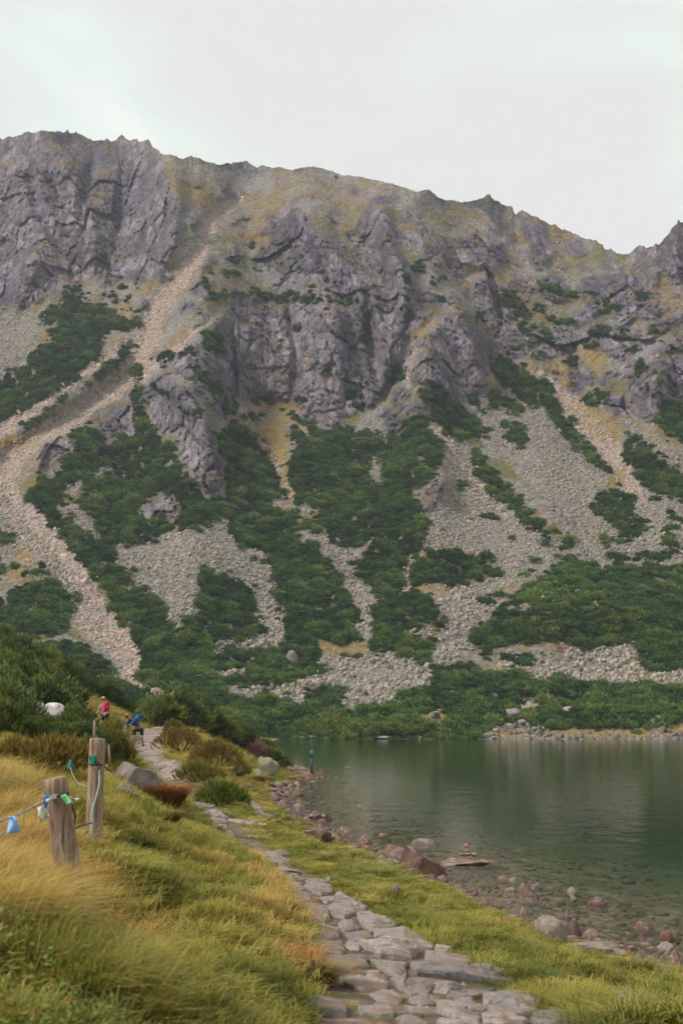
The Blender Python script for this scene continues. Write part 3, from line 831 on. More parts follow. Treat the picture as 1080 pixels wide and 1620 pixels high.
clumps = []
for k in range(5):
    r = np.random.default_rng(100 + k)
    p, d = dome_pts(70, 1.0, 0.75, r)
    clumps.append(shoots_mesh('scrub_clump', p - np.array([0, 0, 0.1]), d, 0.42 + 0.25 * r.random(70), 0.075, 5, 200 + k, 0.6))
col_scrub = source_collection('dwarf_pine', clumps, M['pine_far'])
NP_ = 62000
p, r_i, c_i, tot = scatter_cells(pine, NP_)
pxx, pyy = PX[r_i, c_i], PY[r_i, c_i]
sz = (0.31 + 0.27 * rng.random(NP_)) * (1.25 + 0.25 * noise(p[:, 0] / 9, p[:, 1] / 9, p[:, 2] / 9))
bush = fbm(p[:, 0] / 3.2, p[:, 1] / 4.2, p[:, 2] / 3.2, 2)
sz = sz * (1 + 0.7 * bush) * np.exp(0.22 * rng.normal(size=NP_))
tn = 0.42 + 0.30 * fbm(p[:, 0] / 16, p[:, 1] / 16, p[:, 2] / 16, 2) + 0.55 * bush + 0.16 * rng.normal(size=NP_)
tn = tn + 0.30 * np.exp(-((pxx - 860) / 70) ** 2 - ((pyy - 920) / 35) ** 2) + 0.32 * np.exp(-((pxx - 430) / 40) ** 2 - ((pyy - 1073) / 9) ** 2) + 0.25 * np.exp(-((pxx - 640) / 30) ** 2 - ((pyy - 722) / 12) ** 2)  # brighter tint paints the light lying on the right hillside and the mound
tn = tn + 0.12 * sstep(880, 1150, pyy) - 0.12 * sstep(700, 450, pyy) + 0.35 * np.exp(-((pxx - 545) / 55) ** 2 - ((pyy - 1155) / 14) ** 2)
rot = np.stack([0.25 * rng.normal(size=NP_), 0.25 * rng.normal(size=NP_), rng.random(NP_) * 6.28], -1)
p[:, 2] -= 0.15
scatter('dwarf_pine_scrub', p, rot, np.stack([sz * 1.15, sz * 1.15, sz * (0.75 + 0.65 * rng.random(NP_))], -1), rng.integers(0, 5, NP_), np.clip(tn, 0, 1), col_scrub,
        'dark green dwarf pine scrub spreading over the mountain slope and far shore', 'scrub')
print('pine area', tot)


def ico(sub):
    bm = bmesh.new(); bmesh.ops.create_icosphere(bm, subdivisions=sub, radius=1.0)
    vv = np.array([v_.co[:] for v_ in bm.verts]); ff = np.array([[q.index for q in f.verts] for f in bm.faces])
    bm.free(); return vv, ff


def rock_mesh(name, seed, sub=2, planes=11, rough=0.05, flat=1.0, smooth=False, cut=0.52):
    """angular block: a ball cut by random planes, then roughened"""
    r = np.random.default_rng(seed)
    vv, ff = ico(sub)
    for _ in range(planes):
        n = r.normal(size=3); n /= np.linalg.norm(n)
        h = cut + 0.28 * r.random()
        dd = vv @ n
        over = dd > h
        vv[over] -= np.outer(dd[over] - h, n) * 0.97
    s = seed * 1.37
    vv = vv * (1 + rough * fbm(vv[:, 0] * 1.6 + s, vv[:, 1] * 1.6, vv[:, 2] * 1.6 + s, 3))[:, None]
    if sub >= 3:
        vv = vv * (1 + rough * 0.35 * fbm(vv[:, 0] * 6 + s, vv[:, 1] * 6, vv[:, 2] * 6 + s, 2))[:, None]
    if sub >= 4:
        vv = vv * (1 + rough * 0.22 * fbm(vv[:, 0] * 13 + s, vv[:, 1] * 13, vv[:, 2] * 13 + s, 2))[:, None]
    vv[:, 2] *= flat
    return mesh_np(name, vv, ff, smooth)


scree_src = source_collection('scree_block', [rock_mesh('scree_block', 300 + k, 2 if k < 3 else 1, 10, 0.1, 0.75, cut=0.42) for k in range(7)], M['scree'])
deb_src = source_collection('gully_block', [rock_mesh('gully_block', 320 + k, 1, 9, 0.1, 0.7, cut=0.45) for k in range(5)], M['debris'])
NS = 70000
swt = 0.6 + 0.9 * sstep(900, 1080, PY)
p, r_i, c_i, tot = scatter_cells(scree, NS, 1.0 / (0.55 + 0.9 * sstep(880, 1060, PY)))
pyy = PY[r_i, c_i]
sz = np.exp(rng.normal(size=NS) * 0.58) * (0.21 + 0.20 * sstep(850, 1060, pyy))
sz = sz * (1 + 0.55 * fbm(p[:, 0] / 7, p[:, 1] / 9, p[:, 2] / 7, 2)) * np.where(rng.random(NS) < 0.02, 1.6, 1.0)
sz = np.minimum(sz, 0.62 + 0.30 * sstep(900, 1060, pyy))
tn = 0.45 + 0.26 * rng.normal(size=NS) + 0.3 * fbm(p[:, 0] / 20, p[:, 1] / 20, p[:, 2] / 20, 2)
tn = tn - 0.3 * sstep(1120, 1150, pyy)
scatter('scree_field', p, rng.random((NS, 3)) * 6.28, np.stack([sz, sz * (0.7 + 0.5 * rng.random(NS)), sz * (0.7 + 0.5 * rng.random(NS))], -1), rng.integers(0, 7, NS), np.clip(tn, 0, 0.93), scree_src,
        'pale grey scree blocks fanning down between the dwarf pines', 'scree')
ND = 22000
p, r_i, c_i, tot = scatter_cells(deb, ND)
sz = np.exp(rng.normal(size=ND) * 0.45) * 0.24
tn = 0.7 + 0.25 * rng.normal(size=ND)
scatter('gully_debris', p, rng.random((ND, 3)) * 6.28, np.stack([sz, sz, sz * 0.8], -1), rng.integers(0, 5, ND), np.clip(tn - .02, 0.15, .95), deb_src,
        'pinkish rubble filling the steep gullies of the mountain', 'rubble')
NB = 7000
loose = ((~rock) & (~pine) & (~scree) & (~deb)).astype(float) + 0.25 * rock
p, r_i, c_i, tot = scatter_cells(loose, NB)
sz = np.exp(rng.normal(size=NB) * 0.5) * 0.24
scatter('loose_stones', p, rng.random((NB, 3)) * 6.28, np.stack([sz, sz, sz * 0.8], -1), rng.integers(0, 7, NB), np.clip(0.4 + 0.25 * rng.normal(size=NB), 0, 1), scree_src,
        'loose grey stones strewn over the tawny upper slope', 'stones')
# ------------------------------------------------------------------ NEAR GROUND (bank, path, shore, lake bed)
CTRL = [  # photo x, photo y, metres ahead
    # path
    (700, 1640, 6.2), (690, 1605, 6.9), (625, 1520, 9.5), (560, 1470, 11.8), (530, 1450, 13), (483, 1400, 18), (455, 1380, 21), (398, 1340, 27.5), (360, 1310, 32), (340, 1290, 35), (315, 1275, 38), (285, 1258, 42), (262, 1232, 48),
    (235, 1212, 55), (230, 1185, 63), (240, 1165, 70), (248, 1152, 75),
    # left bank
    (0, 1640, 4.4), (250, 1640, 5.0), (430, 1640, 5.9), (130, 1492, 6.4), (110, 1520, 5.7), (148, 1338, 9.8), (0, 1490, 5.3), (-150, 1600, 4.4), (0, 1340, 9.2), (0, 1240, 14), (80, 1215, 17), (150, 1265, 15), (205, 1262, 28), (250, 1300, 22), (300, 1400, 11.5),
    (380, 1420, 11.8), (300, 1530, 7.0), (440, 1520, 8.6), (200, 1400, 8.6), (330, 1340, 20), (100, 1205, 22), (0, 1195, 22),
    (0, 1165, 30), (100, 1185, 31), (185, 1190, 34), (0, 1110, 42), (0, 1062, 58), (60, 1080, 66), (100, 1130, 52), (140, 1160, 48), (190, 1178, 52), (165, 1164, 68), (110, 1095, 76), (150, 1110, 80), (200, 1135, 80), (235, 1149, 80), (100, 1080, 86), (0, 1035, 86),
    (200, 1130, 90), (-200, 1000, 86), (-300, 1120, 40), (-300, 1230, 14), (-300, 1500, 5), (-500, 1050, 60), (-200, 1080, 140), (100, 1130, 140), (300, 1155, 140), (-600, 1100, 200), (0, 1130, 200),
    # middle ground right of the path
    (290, 1200, 50), (330, 1225, 46), (300, 1170, 62), (350, 1190, 66), (390, 1250, 50), (280, 1150, 78), (330, 1165, 82), (400, 1195, 84), (445, 1212, 91), (420, 1225, 76), (380, 1290, 37), (420, 1300, 36), (450, 1320, 33),
    # right strip of turf
    (500, 1345, 29), (560, 1380, 22.5), (620, 1410, 19), (700, 1440, 17), (640, 1460, 13.5), (760, 1480, 15), (850, 1510, 14), (780, 1540, 10.5), (900, 1560, 11.0), (1000, 1570, 11.5), (1080, 1590, 11.0), (950, 1640, 7.2), (1080, 1660, 7.5),
    (1000, 1562, 14.5), (900, 1532, 14.5), (850, 1502, 17), (760, 1462, 19.5), (1080, 1575, 14),
    (1300, 1640, 9.5), (1600, 1640, 11), (1700, 1900, 5.2), (1200, 1900, 4.6), (700, 1900, 4.1), (200, 1900, 2.95), (-500, 1900, 2.8), (540, 2600, 2.2), (-400, 2600, 1.6), (1500, 2600, 2.4),
]
cw = np.array([unproj(a, b, c) for a, b, c in CTRL])


def tps_kernel(r2):
    return 0.5 * r2 * np.log(r2 + 1e-9)


def warp_xy(x, y):
    """compress distance so that near and far control points weigh alike"""
    r = np.sqrt(x * x + y * y) + 1e-6
    k = np.log1p(r / 3.0) / r * 3
    return x * k * 1.6, y * k


cx_, cy_ = warp_xy(cw[:, 0], cw[:, 1])
n_c = len(cw)
r2 = (cx_[:, None] - cx_) ** 2 + (cy_[:, None] - cy_) ** 2
Am = np.zeros((n_c + 3, n_c + 3))
Am[:n_c, :n_c] = tps_kernel(r2) + np.eye(n_c) * 0.01
Am[:n_c, n_c:] = np.stack([np.ones(n_c), cx_, cy_], -1); Am[n_c:, :n_c] = Am[:n_c, n_c:].T
cof = np.linalg.solve(Am, np.concatenate([cw[:, 2], np.zeros(3)]))


def tps(x, y):
    x = np.asarray(x, float); y = np.asarray(y, float)
    sh = x.shape
    X, Y = warp_xy(x.ravel(), y.ravel())
    out = cof[n_c] + cof[n_c + 1] * X + cof[n_c + 2] * Y
    if X.size < 2000:
        return (out + tps_kernel((X[:, None] - cx_) ** 2 + (Y[:, None] - cy_) ** 2) @ cof[:n_c]).reshape(sh)
    for i in range(n_c):
        out += cof[i] * tps_kernel((X - cx_[i]) ** 2 + (Y - cy_[i]) ** 2)
    return out.reshape(sh)


def on_plane(px, py, z=0.0):
    dz = tanel(px, py)
    d = (z - CZ) / dz
    q = unproj(px, py, d)
    return q


PATH_PX = [(705, 1660, 5.9, .66), (690, 1605, 6.9, .64), (625, 1520, 9.5, .56), (560, 1470, 11.8, .46), (530, 1450, 13, .42), (483, 1400, 18, .36), (455, 1380, 21, .38), (398, 1340, 27.5, .42), (360, 1310, 32, .44), (340, 1290, 35, .46),
           (315, 1275, 38, .5), (285, 1258, 42, .5), (262, 1232, 48, .6), (235, 1212, 55, .66), (230, 1185, 63, .72), (240, 1165, 70, .7), (248, 1152, 75, .5)]
path_w = np.array([list(unproj(a, b, c)[:2]) for a, b, c, h in PATH_PX])
path_hw = np.array([p[3] for p in PATH_PX])
SHORE_PX = [(1080, 1538), (1020, 1524), (960, 1512), (900, 1500), (850, 1478), (810, 1458), (760, 1438), (700, 1408), (650, 1388), (600, 1368), (570, 1346), (520, 1332), (480, 1312), (450, 1290), (432, 1265), (432, 1250), (458, 1239), (484, 1229), (476, 1219), (458, 1213)]
shore_w = [tuple(on_plane(a, b)[:2]) for a, b in SHORE_PX]
lake_poly = [(150, 203.5), (100, 80), (40, 30), (20, 19), (11, 17), (7, 17.6)] + shore_w + [(-5.6, 108), (-7.5, 139), (-8.6, 165), (-9.0, 190), (-8.5, 203.5)]


def lake_sd(x, y):
    """positive inside the lake, metres from the shore line"""
    d, _, _ = seg_dist(x, y, lake_poly)
    d = d + 0.0
    ins = in_poly(np.asarray(x), np.asarray(y), lake_poly)
    return np.where(ins, d, -d)


def path_info(x, y):
    d, t, s = seg_dist(x, y, path_w)
    hw = np.interp(t, np.arange(len(path_hw)), path_hw)
    return d - hw, t, s


def ground(x, y, full=False):
    x = np.asarray(x, float); y = np.asarray(y, float)
    z = tps(x, y)
    po, pt, ps = path_info(x, y)
    off = sstep(0.0, 0.5, po)
    r = np.sqrt(x * x + y * y)
    hum = 0.12 * fbm(x / 0.75, y / 0.75, 3.1, 3) + 0.12 * fbm(x / 2.3, y / 2.3, 8.1, 2)
    z = z + hum * (0.15 + 0.85 * off) * (1 - 0.55 * np.exp(-((x + 1.15) ** 2 + (y - 6.0) ** 2) / 1.6))
    near = sstep(24, 14, y)
    z = z + near * np.where(ps > 0, 0.14, 0.03) * off * np.exp(-np.clip(po, 0, 9) / 0.6)
    z = z - 0.012 * (1 - off)
    sd = lake_sd(x, y)
    sd = sd + 0.45 * noise(x / 1.3, y / 1.3, 2.2) * sstep(60, 20, y)
    land = -sd
    zl = np.maximum(z, 0.02 + 0.11 * land)
    zl = np.where(land < 1.2, zl * sstep(0, 1.2, land) + (0.02 + 0.11 * land) * (1 - sstep(0, 1.2, land)), zl)
    bed = -(0.055 * sd + 0.0032 * sd * sd)
    bed = np.maximum(bed, -9.0) + 0.05 * fbm(x / 1.2, y / 1.2, 5.5, 3) * np.clip(sd, 0, 1)
    zz = np.where(sd > 0, bed, zl)
    if full: return zz, po, ps, sd
    return zz


ratio = np.concatenate([np.linspace(-1.7, -0.30, 60)[:-1], np.linspace(-0.30, 0.30, 330)[:-1], np.linspace(0.30, 1.7, 60)])
dist = np.concatenate([np.geomspace(0.6, 2.6, 26)[:-1], np.geomspace(2.6, 100, 400)[:-1], np.geomspace(100, 203.4, 40)])
GX = ratio[None, :] * dist[:, None]; GY = np.broadcast_to(dist[:, None], GX.shape).copy()
GZ, GPO, GPS, GSD = ground(GX, GY, True)
gi_ = np.arange(GX.size).reshape(GX.shape)
gq = np.stack([gi_[:-1, :-1], gi_[:-1, 1:], gi_[1:, 1:], gi_[1:, :-1]], -1).reshape(-1, 4)
me = mesh_np('bank', np.stack([GX, GY, GZ], -1).reshape(-1, 3), gq, True)
gpx, gpy = proj(GX, GY, GZ)
pm = 1 - sstep(-0.12, 0.12, GPO + 0.08 * noise(GX * 4, GY * 4, 1.0))
sm = sstep(-0.85, -0.3, GSD + 0.3 * noise(GX * 1.5, GY * 1.5, 6.0))
GOLD_Z = [[(-200, 1205), (20, 1215), (36, 1300), (40, 1400), (44, 1470), (20, 1500), (-200, 1480)],
          [(90, 1060), (150, 1090), (245, 1145), (240, 1165), (150, 1150)], [(250, 1140), (330, 1165), (390, 1215), (430, 1245), (420, 1290), (370, 1255), (300, 1235), (255, 1215)], [(40, 1200), (190, 1215), (180, 1270), (150, 1330), (80, 1330)]]
gm = np.zeros(GX.shape)
for gp in GOLD_Z: gm = np.maximum(gm, in_poly(gpx + 12 * noise(GX, GY, 2.0), gpy, gp).astype(float))
add_attr(me, 'cls', np.stack([pm.ravel(), sm.ravel(), gm.ravel()], -1).astype(np.float32))
bank = tag(link('bank_ground', me, M['ground']), kind='structure')


def hit(px, py):
    """where the sight line of a photo pixel meets the near ground (or the water)"""
    ds = np.geomspace(2.2, 200, 110)
    for it in range(2):
        q = unproj(np.full(ds.shape, float(px)), np.full(ds.shape, float(py)), ds)
        under = q[:, 2] < ground(q[:, 0], q[:, 1])
        k = int(np.argmax(under)) if under.any() else len(ds) - 1
        if it == 0: ds = np.linspace(ds[max(k - 1, 0)], ds[k], 30)
    return q[k]


# ------------------------------------------------------------------ water
bm = bmesh.new()
bmesh.ops.create_cube(bm, size=1.0)
for v_ in bm.verts:
    v_.co = Vector((-60 + 260 * (v_.co.x + .5), 3.0 + 232 * (v_.co.y + .5), -16 + 16 * (v_.co.z + .5)))
me = bpy.data.meshes.new('lake_water'); bm.to_mesh(me); bm.free()
tag(link('lake_water', me, M['water']), kind='structure')

# ------------------------------------------------------------------ path of stone slabs
path = empty('stone_path', (0, 0, 0)); tag(path, kind='structure')


def slab_obj(poly, lift, thick, seed, mat, parent, name='path_stone', dome=0.015, yz_tilt=0.0):
    """flat irregular stone: bevelled, gently uneven top over the outline poly (world xy)"""
    r = np.random.default_rng(seed)
    P = np.asarray(poly, float)
    c = P.mean(0)
    ring = []
    for i in range(len(P)):
        a, b = P[i], P[(i + 1) % len(P)]
        for t in (0.0, 0.34, 0.67):
            q = a + (b - a) * t
            if t: q = q + r.normal(size=2) * np.linalg.norm(b - a) * 0.035
            else: q = q + (q - c) * 0.01
            ring.append(q)
    ring = np.array(ring)
    n = len(ring)
    zc = ground(c[0], c[1])
    zr = ground(ring[:, 0], ring[:, 1])
    zt = zr                      # laid nearly flat, still following the ground
    base = zt + lift
    V_, F_ = [], []
    sizes = np.linalg.norm(ring - c, axis=1).mean()
    bev = min(0.03, 0.10 * sizes)
    layers = [(1.0, -thick, 0.02), (1.01, -bev * 0.9, 0.014), (0.99, -bev * 0.25, 0.008), (0.955, 0.0, 0.010), (0.8, dome * .3, 0.022), (0.55, dome * .5, 0.026), (0.3, dome * .6, 0.022)]
    for f, dz, am in layers:
        pp = c + (ring - c) * f
        nz = am * fbm(pp[:, 0] * 5 + seed, pp[:, 1] * 5, 0.3 * seed, 2)
        V_ += [(pp[k, 0] - c[0], pp[k, 1] - c[1], base[k] * f + np.mean(base) * (1 - f) + dz + nz[k] - zc) for k in range(n)]
    V_.append((0, 0, float(np.mean(base)) + dome * 1.3 - zc))
    for L_ in range(len(layers) - 1):
        for k in range(n):
            k2 = (k + 1) % n
            F_.append((L_ * n + k, L_ * n + k2, (L_ + 1) * n + k2, (L_ + 1) * n + k))
    me_ = bpy.data.meshes.new(name)
    top = (len(layers) - 1) * n
    me_.from_pydata(V_, [], F_ + [(top + k, top + (k + 1) % n, len(V_) - 1) for k in range(n)])
    me_.update()
    return link(name, me_, mat, parent, (c[0], c[1], float(zc)))


def tA(*p): return [(400 + u / 3.6, 1380 + v_ / 3.6) for u, v_ in p]
def tB(*p): return [(650 + u / 3.6, 1440 + v_ / 3.6) for u, v_ in p]
def tM(*p): return [(240 + u / 3.375, 1140 + v_ / 3.375) for u, v_ in p]


SLABS = [
    (tA((300, 95), (370, 70), (460, 95), (455, 122), (390, 137), (330, 122)), .06), (tA((200, 112), (270, 112), (340, 150), (330, 167), (270, 157), (200, 150)), .03), (tA((195, 70), (290, 75), (290, 107), (200, 107)), .03),
    (tA((200, 160), (300, 167), (330, 185), (300, 202), (260, 212), (205, 197)), .03), (tA((380, 152), (490, 120), (560, 155), (500, 177), (420, 182)), .03), (tA((440, 200), (560, 160), (650, 215), (640, 240), (580, 245), (520, 270), (435, 250)), .05),
    (tA((590, 252), (660, 237), (825, 312), (812, 328), (690, 338), (625, 322)), .07), (tA((260, 212), (330, 187), (430, 207), (435, 255), (400, 282), (320, 298), (245, 287)), .05), (tA((500, 285), (580, 280), (595, 332), (520, 340)), .01),
    (tA((285, 312), (400, 305), (490, 340), (490, 360), (400, 365), (300, 355), (275, 345)), .04), (tA((300, 372), (400, 368), (490, 366), (490, 392), (400, 398), (300, 392)), .02), (tA((520, 347), (680, 342), (690, 382), (640, 402), (520, 402)), .01),
    (tA((690, 338), (860, 325), (940, 360), (1030, 432), (930, 452), (850, 410), (700, 387)), .05), (tA((680, 432), (760, 397), (850, 412), (930, 452), (900, 520), (800, 500), (730, 492), (680, 482)), .13), (tA((300, 400), (510, 403), (520, 430), (500, 442), (320, 427)), .03),
    (tA((320, 437), (450, 435), (520, 455), (500, 477), (330, 460)), .04), (tA((530, 412), (680, 402), (660, 440), (560, 452)), .0), (tA((400, 492), (540, 487), (650, 497), (660, 550), (560, 562), (430, 532)), .03), (tA((390, 540), (480, 537), (550, 570), (500, 587), (400, 577)), .01),
    (tA((660, 512), (890, 532), (870, 610), (830, 620), (740, 570)), .02), (tA((640, 572), (730, 572), (750, 622), (640, 607)), .0), (tA((490, 612), (600, 606), (780, 652), (760, 682), (620, 682), (520, 652)), .03), (tA((780, 612), (870, 640), (895, 690), (900, 712), (830, 672)), .02),
    (tA((660, 702), (760, 684), (850, 722), (830, 752), (700, 742)), .0), (tA((320, 777), (400, 767), (520, 782), (530, 830), (330, 822)), .09), (tA((600, 792), (770, 782), (800, 830), (620, 832)), .05), (tA((860, 782), (1000, 782), (1060, 822), (900, 832)), .02),
    (tA((890, 722), (1000, 702), (1060, 762), (940, 772)), .0),
    (tB((80, 252), (140, 222), (240, 232), (340, 320), (200, 326), (80, 307)), .06), (tB((0, 332), (150, 325), (330, 342), (430, 337), (540, 372), (580, 432), (400, 417), (200, 397), (40, 377)), .09), (tB((0, 402), (110, 402), (100, 480), (0, 490)), .0),
    (tB((200, 502), (330, 467), (480, 462), (440, 497), (300, 522)), .02), (tB((410, 532), (480, 492), (620, 477), (700, 502), (760, 542), (720, 600), (600, 622), (440, 582)), .04), (tB((130, 522), (235, 540), (320, 592), (400, 605), (380, 640), (250, 640), (140, 572)), .02),
    (tB((245, 532), (350, 522), (412, 590), (330, 582)), .03), (tB((400, 615), (470, 592), (650, 635), (640, 670), (420, 670)), .03), (tB((680, 642), (780, 592), (880, 592), (980, 642), (960, 690), (800, 700)), .05), (tB((110, 410), (300, 415), (320, 450), (200, 480), (115, 470)), -.01),
    (tB((-90, 640), (60, 650), (130, 690), (-60, 700)), .02), (tB((150, 655), (370, 655), (420, 700), (200, 710)), .03),
    (tM((190, 440), (240, 432), (340, 452), (330, 467), (220, 457)), .05), (tM((230, 458), (285, 468), (300, 500), (225, 510), (212, 480)), .02), (tM((300, 476), (380, 478), (390, 500), (310, 506)), .02), (tM((310, 532), (400, 528), (400, 552), (320, 556)), .05), (tM((320, 506), (395, 504), (400, 522), (330, 526)), .03),
    (tM((360, 588), (425, 590), (440, 630), (400, 642), (362, 620)), .02), (tM((405, 650), (450, 640), (520, 680), (500, 700), (430, 690)), .02), (tM((455, 705), (520, 688), (610, 720), (600, 745), (500, 735)), .03), (tM((320, 560), (400, 558), (400, 580), (350, 582)), .02),
    (tM((410, 535), (520, 532), (610, 560), (620, 590), (570, 580), (480, 555)), .10), (tM((510, 620), (570, 615), (570, 628), (515, 630)), .02), (tM((610, 700), (690, 690), (740, 715), (640, 735)), .02), (tM((590, 770), (680, 755), (720, 785), (640, 800)), .04), (tM((560, 750), (640, 745), (700, 752), (600, 768)), .02),
    (tM((520, 430), (560, 440), (650, 500), (600, 505), (540, 470)), .10),
    ([(405, 1372), (440, 1368), (470, 1380), (440, 1388), (412, 1384)], .02), ([(430, 1390), (472, 1383), (482, 1394), (450, 1400)], .02), ([(424, 1352), (442, 1351), (460, 1362), (430, 1366)], .01), ([(400, 1362), (426, 1358), (432, 1366), (404, 1370)], .02),
    ([(446, 1396), (478, 1394), (482, 1399), (452, 1402)], .03), ([(486, 1393), (505, 1391), (520, 1397), (492, 1400)], .01), ([(515, 1388), (530, 1386), (536, 1391), (520, 1394)], .02),
]
for i, (pp, lf) in enumerate(SLABS):
    w = np.array([hit(a, min(b, 1640))[:2] for a, b in pp])
    slab_obj(w, lf * 0.4 + 0.012, 0.14 + lf, 40 + i, M['slab'], path)
# farther stones: laid courses up to the bend where the walkers are
rs = np.random.default_rng(77)
cum = np.concatenate([[0], np.cumsum(np.linalg.norm(np.diff(path_w, axis=0), axis=1))])
def path_at(s):
    k = np.interp(s, cum, np.arange(len(cum)))
    i = min(int(k), len(cum) - 2); f = k - i
    p = path_w[i] * (1 - f) + path_w[i + 1] * f
    t = path_w[i + 1] - path_w[i]; t = t / np.linalg.norm(t)
    return p, t, np.interp(k, np.arange(len(path_hw)), path_hw)
s_ = cum[12] - 2
cnt = 0
while s_ < cum[-1] - 0.2:
    p, t, hw = path_at(s_)
    n_ = np.array([-t[1], t[0]])
    cuts = np.sort(np.concatenate([[-1, 1], rs.uniform(-0.6, 0.6, 1 + int(rs.random() < 0.5))]))
    ln = 0.55 + 0.5 * rs.random()
    for a, b in zip(cuts[:-1], cuts[1:]):
        if b - a < 0.25: continue
        o1, o2 = rs.uniform(-0.12, 0.12, 2)
        q = [p + n_ * a * hw + t * o1, p + n_ * b * hw + t * o2, p + n_ * b * hw * 0.96 + t * (ln * 0.8 + o2), p + n_ * (a + b) / 2 * hw + t * ln * 0.86, p + n_ * a * hw * 0.96 + t * (ln * 0.8 + o1)]
        slab_obj(np.array(q), 0.03 + 0.07 * rs.random(), 0.2, 900 + cnt, M['slab'], path, dome=0.03)
        cnt += 1
    s_ += ln * 0.97

# ------------------------------------------------------------------ rocks
ROCK_CACHE = {}
def rock_at(px, py, wpx, hpx, mat, label, name='rock', seed=0, cat='rock', group=None, sink=0.25, depth=0.9, z=None, rz=None, cut=0.5, planes=12, sub=3, water=False):
    q = hit(px, py)
    if q[2] < -0.01:                                  # stands in the lake: measured from the water line
        bed_z = float(q[2]); q = on_plane(px, py)
        sink = max(sink, 2.2)
    q = np.asarray(q, float).reshape(3)
    m_px = q[1] / F / cp_
    w = wpx * m_px; h = hpx * m_px
    key = (seed % 12, sub, cut, planes)
    if key not in ROCK_CACHE: ROCK_CACHE[key] = {}
    if mat.name not in ROCK_CACHE[key]:
        me_ = rock_mesh('rock', 500 + key[0] * 7, sub, planes, 0.16, 1.0, False, cut)
        me_.materials.append(mat); ROCK_CACHE[key][mat.name] = me_
    o = bpy.data.objects.new(name, ROCK_CACHE[key][mat.name]); C.objects.link(o)
    hz = h * (1 + sink) / 2 * 1.12
    o.scale = (w / 2 * 1.12, w / 2 * depth * 1.12, hz)
    o.rotation_euler = (0, 0, rz if rz is not None else random.uniform(-0.35, 0.35))
    o.location = (q[0], q[1] + w * depth * 0.35, q[2] + h - hz * 0.93)
    return tag(o, label, cat, group)


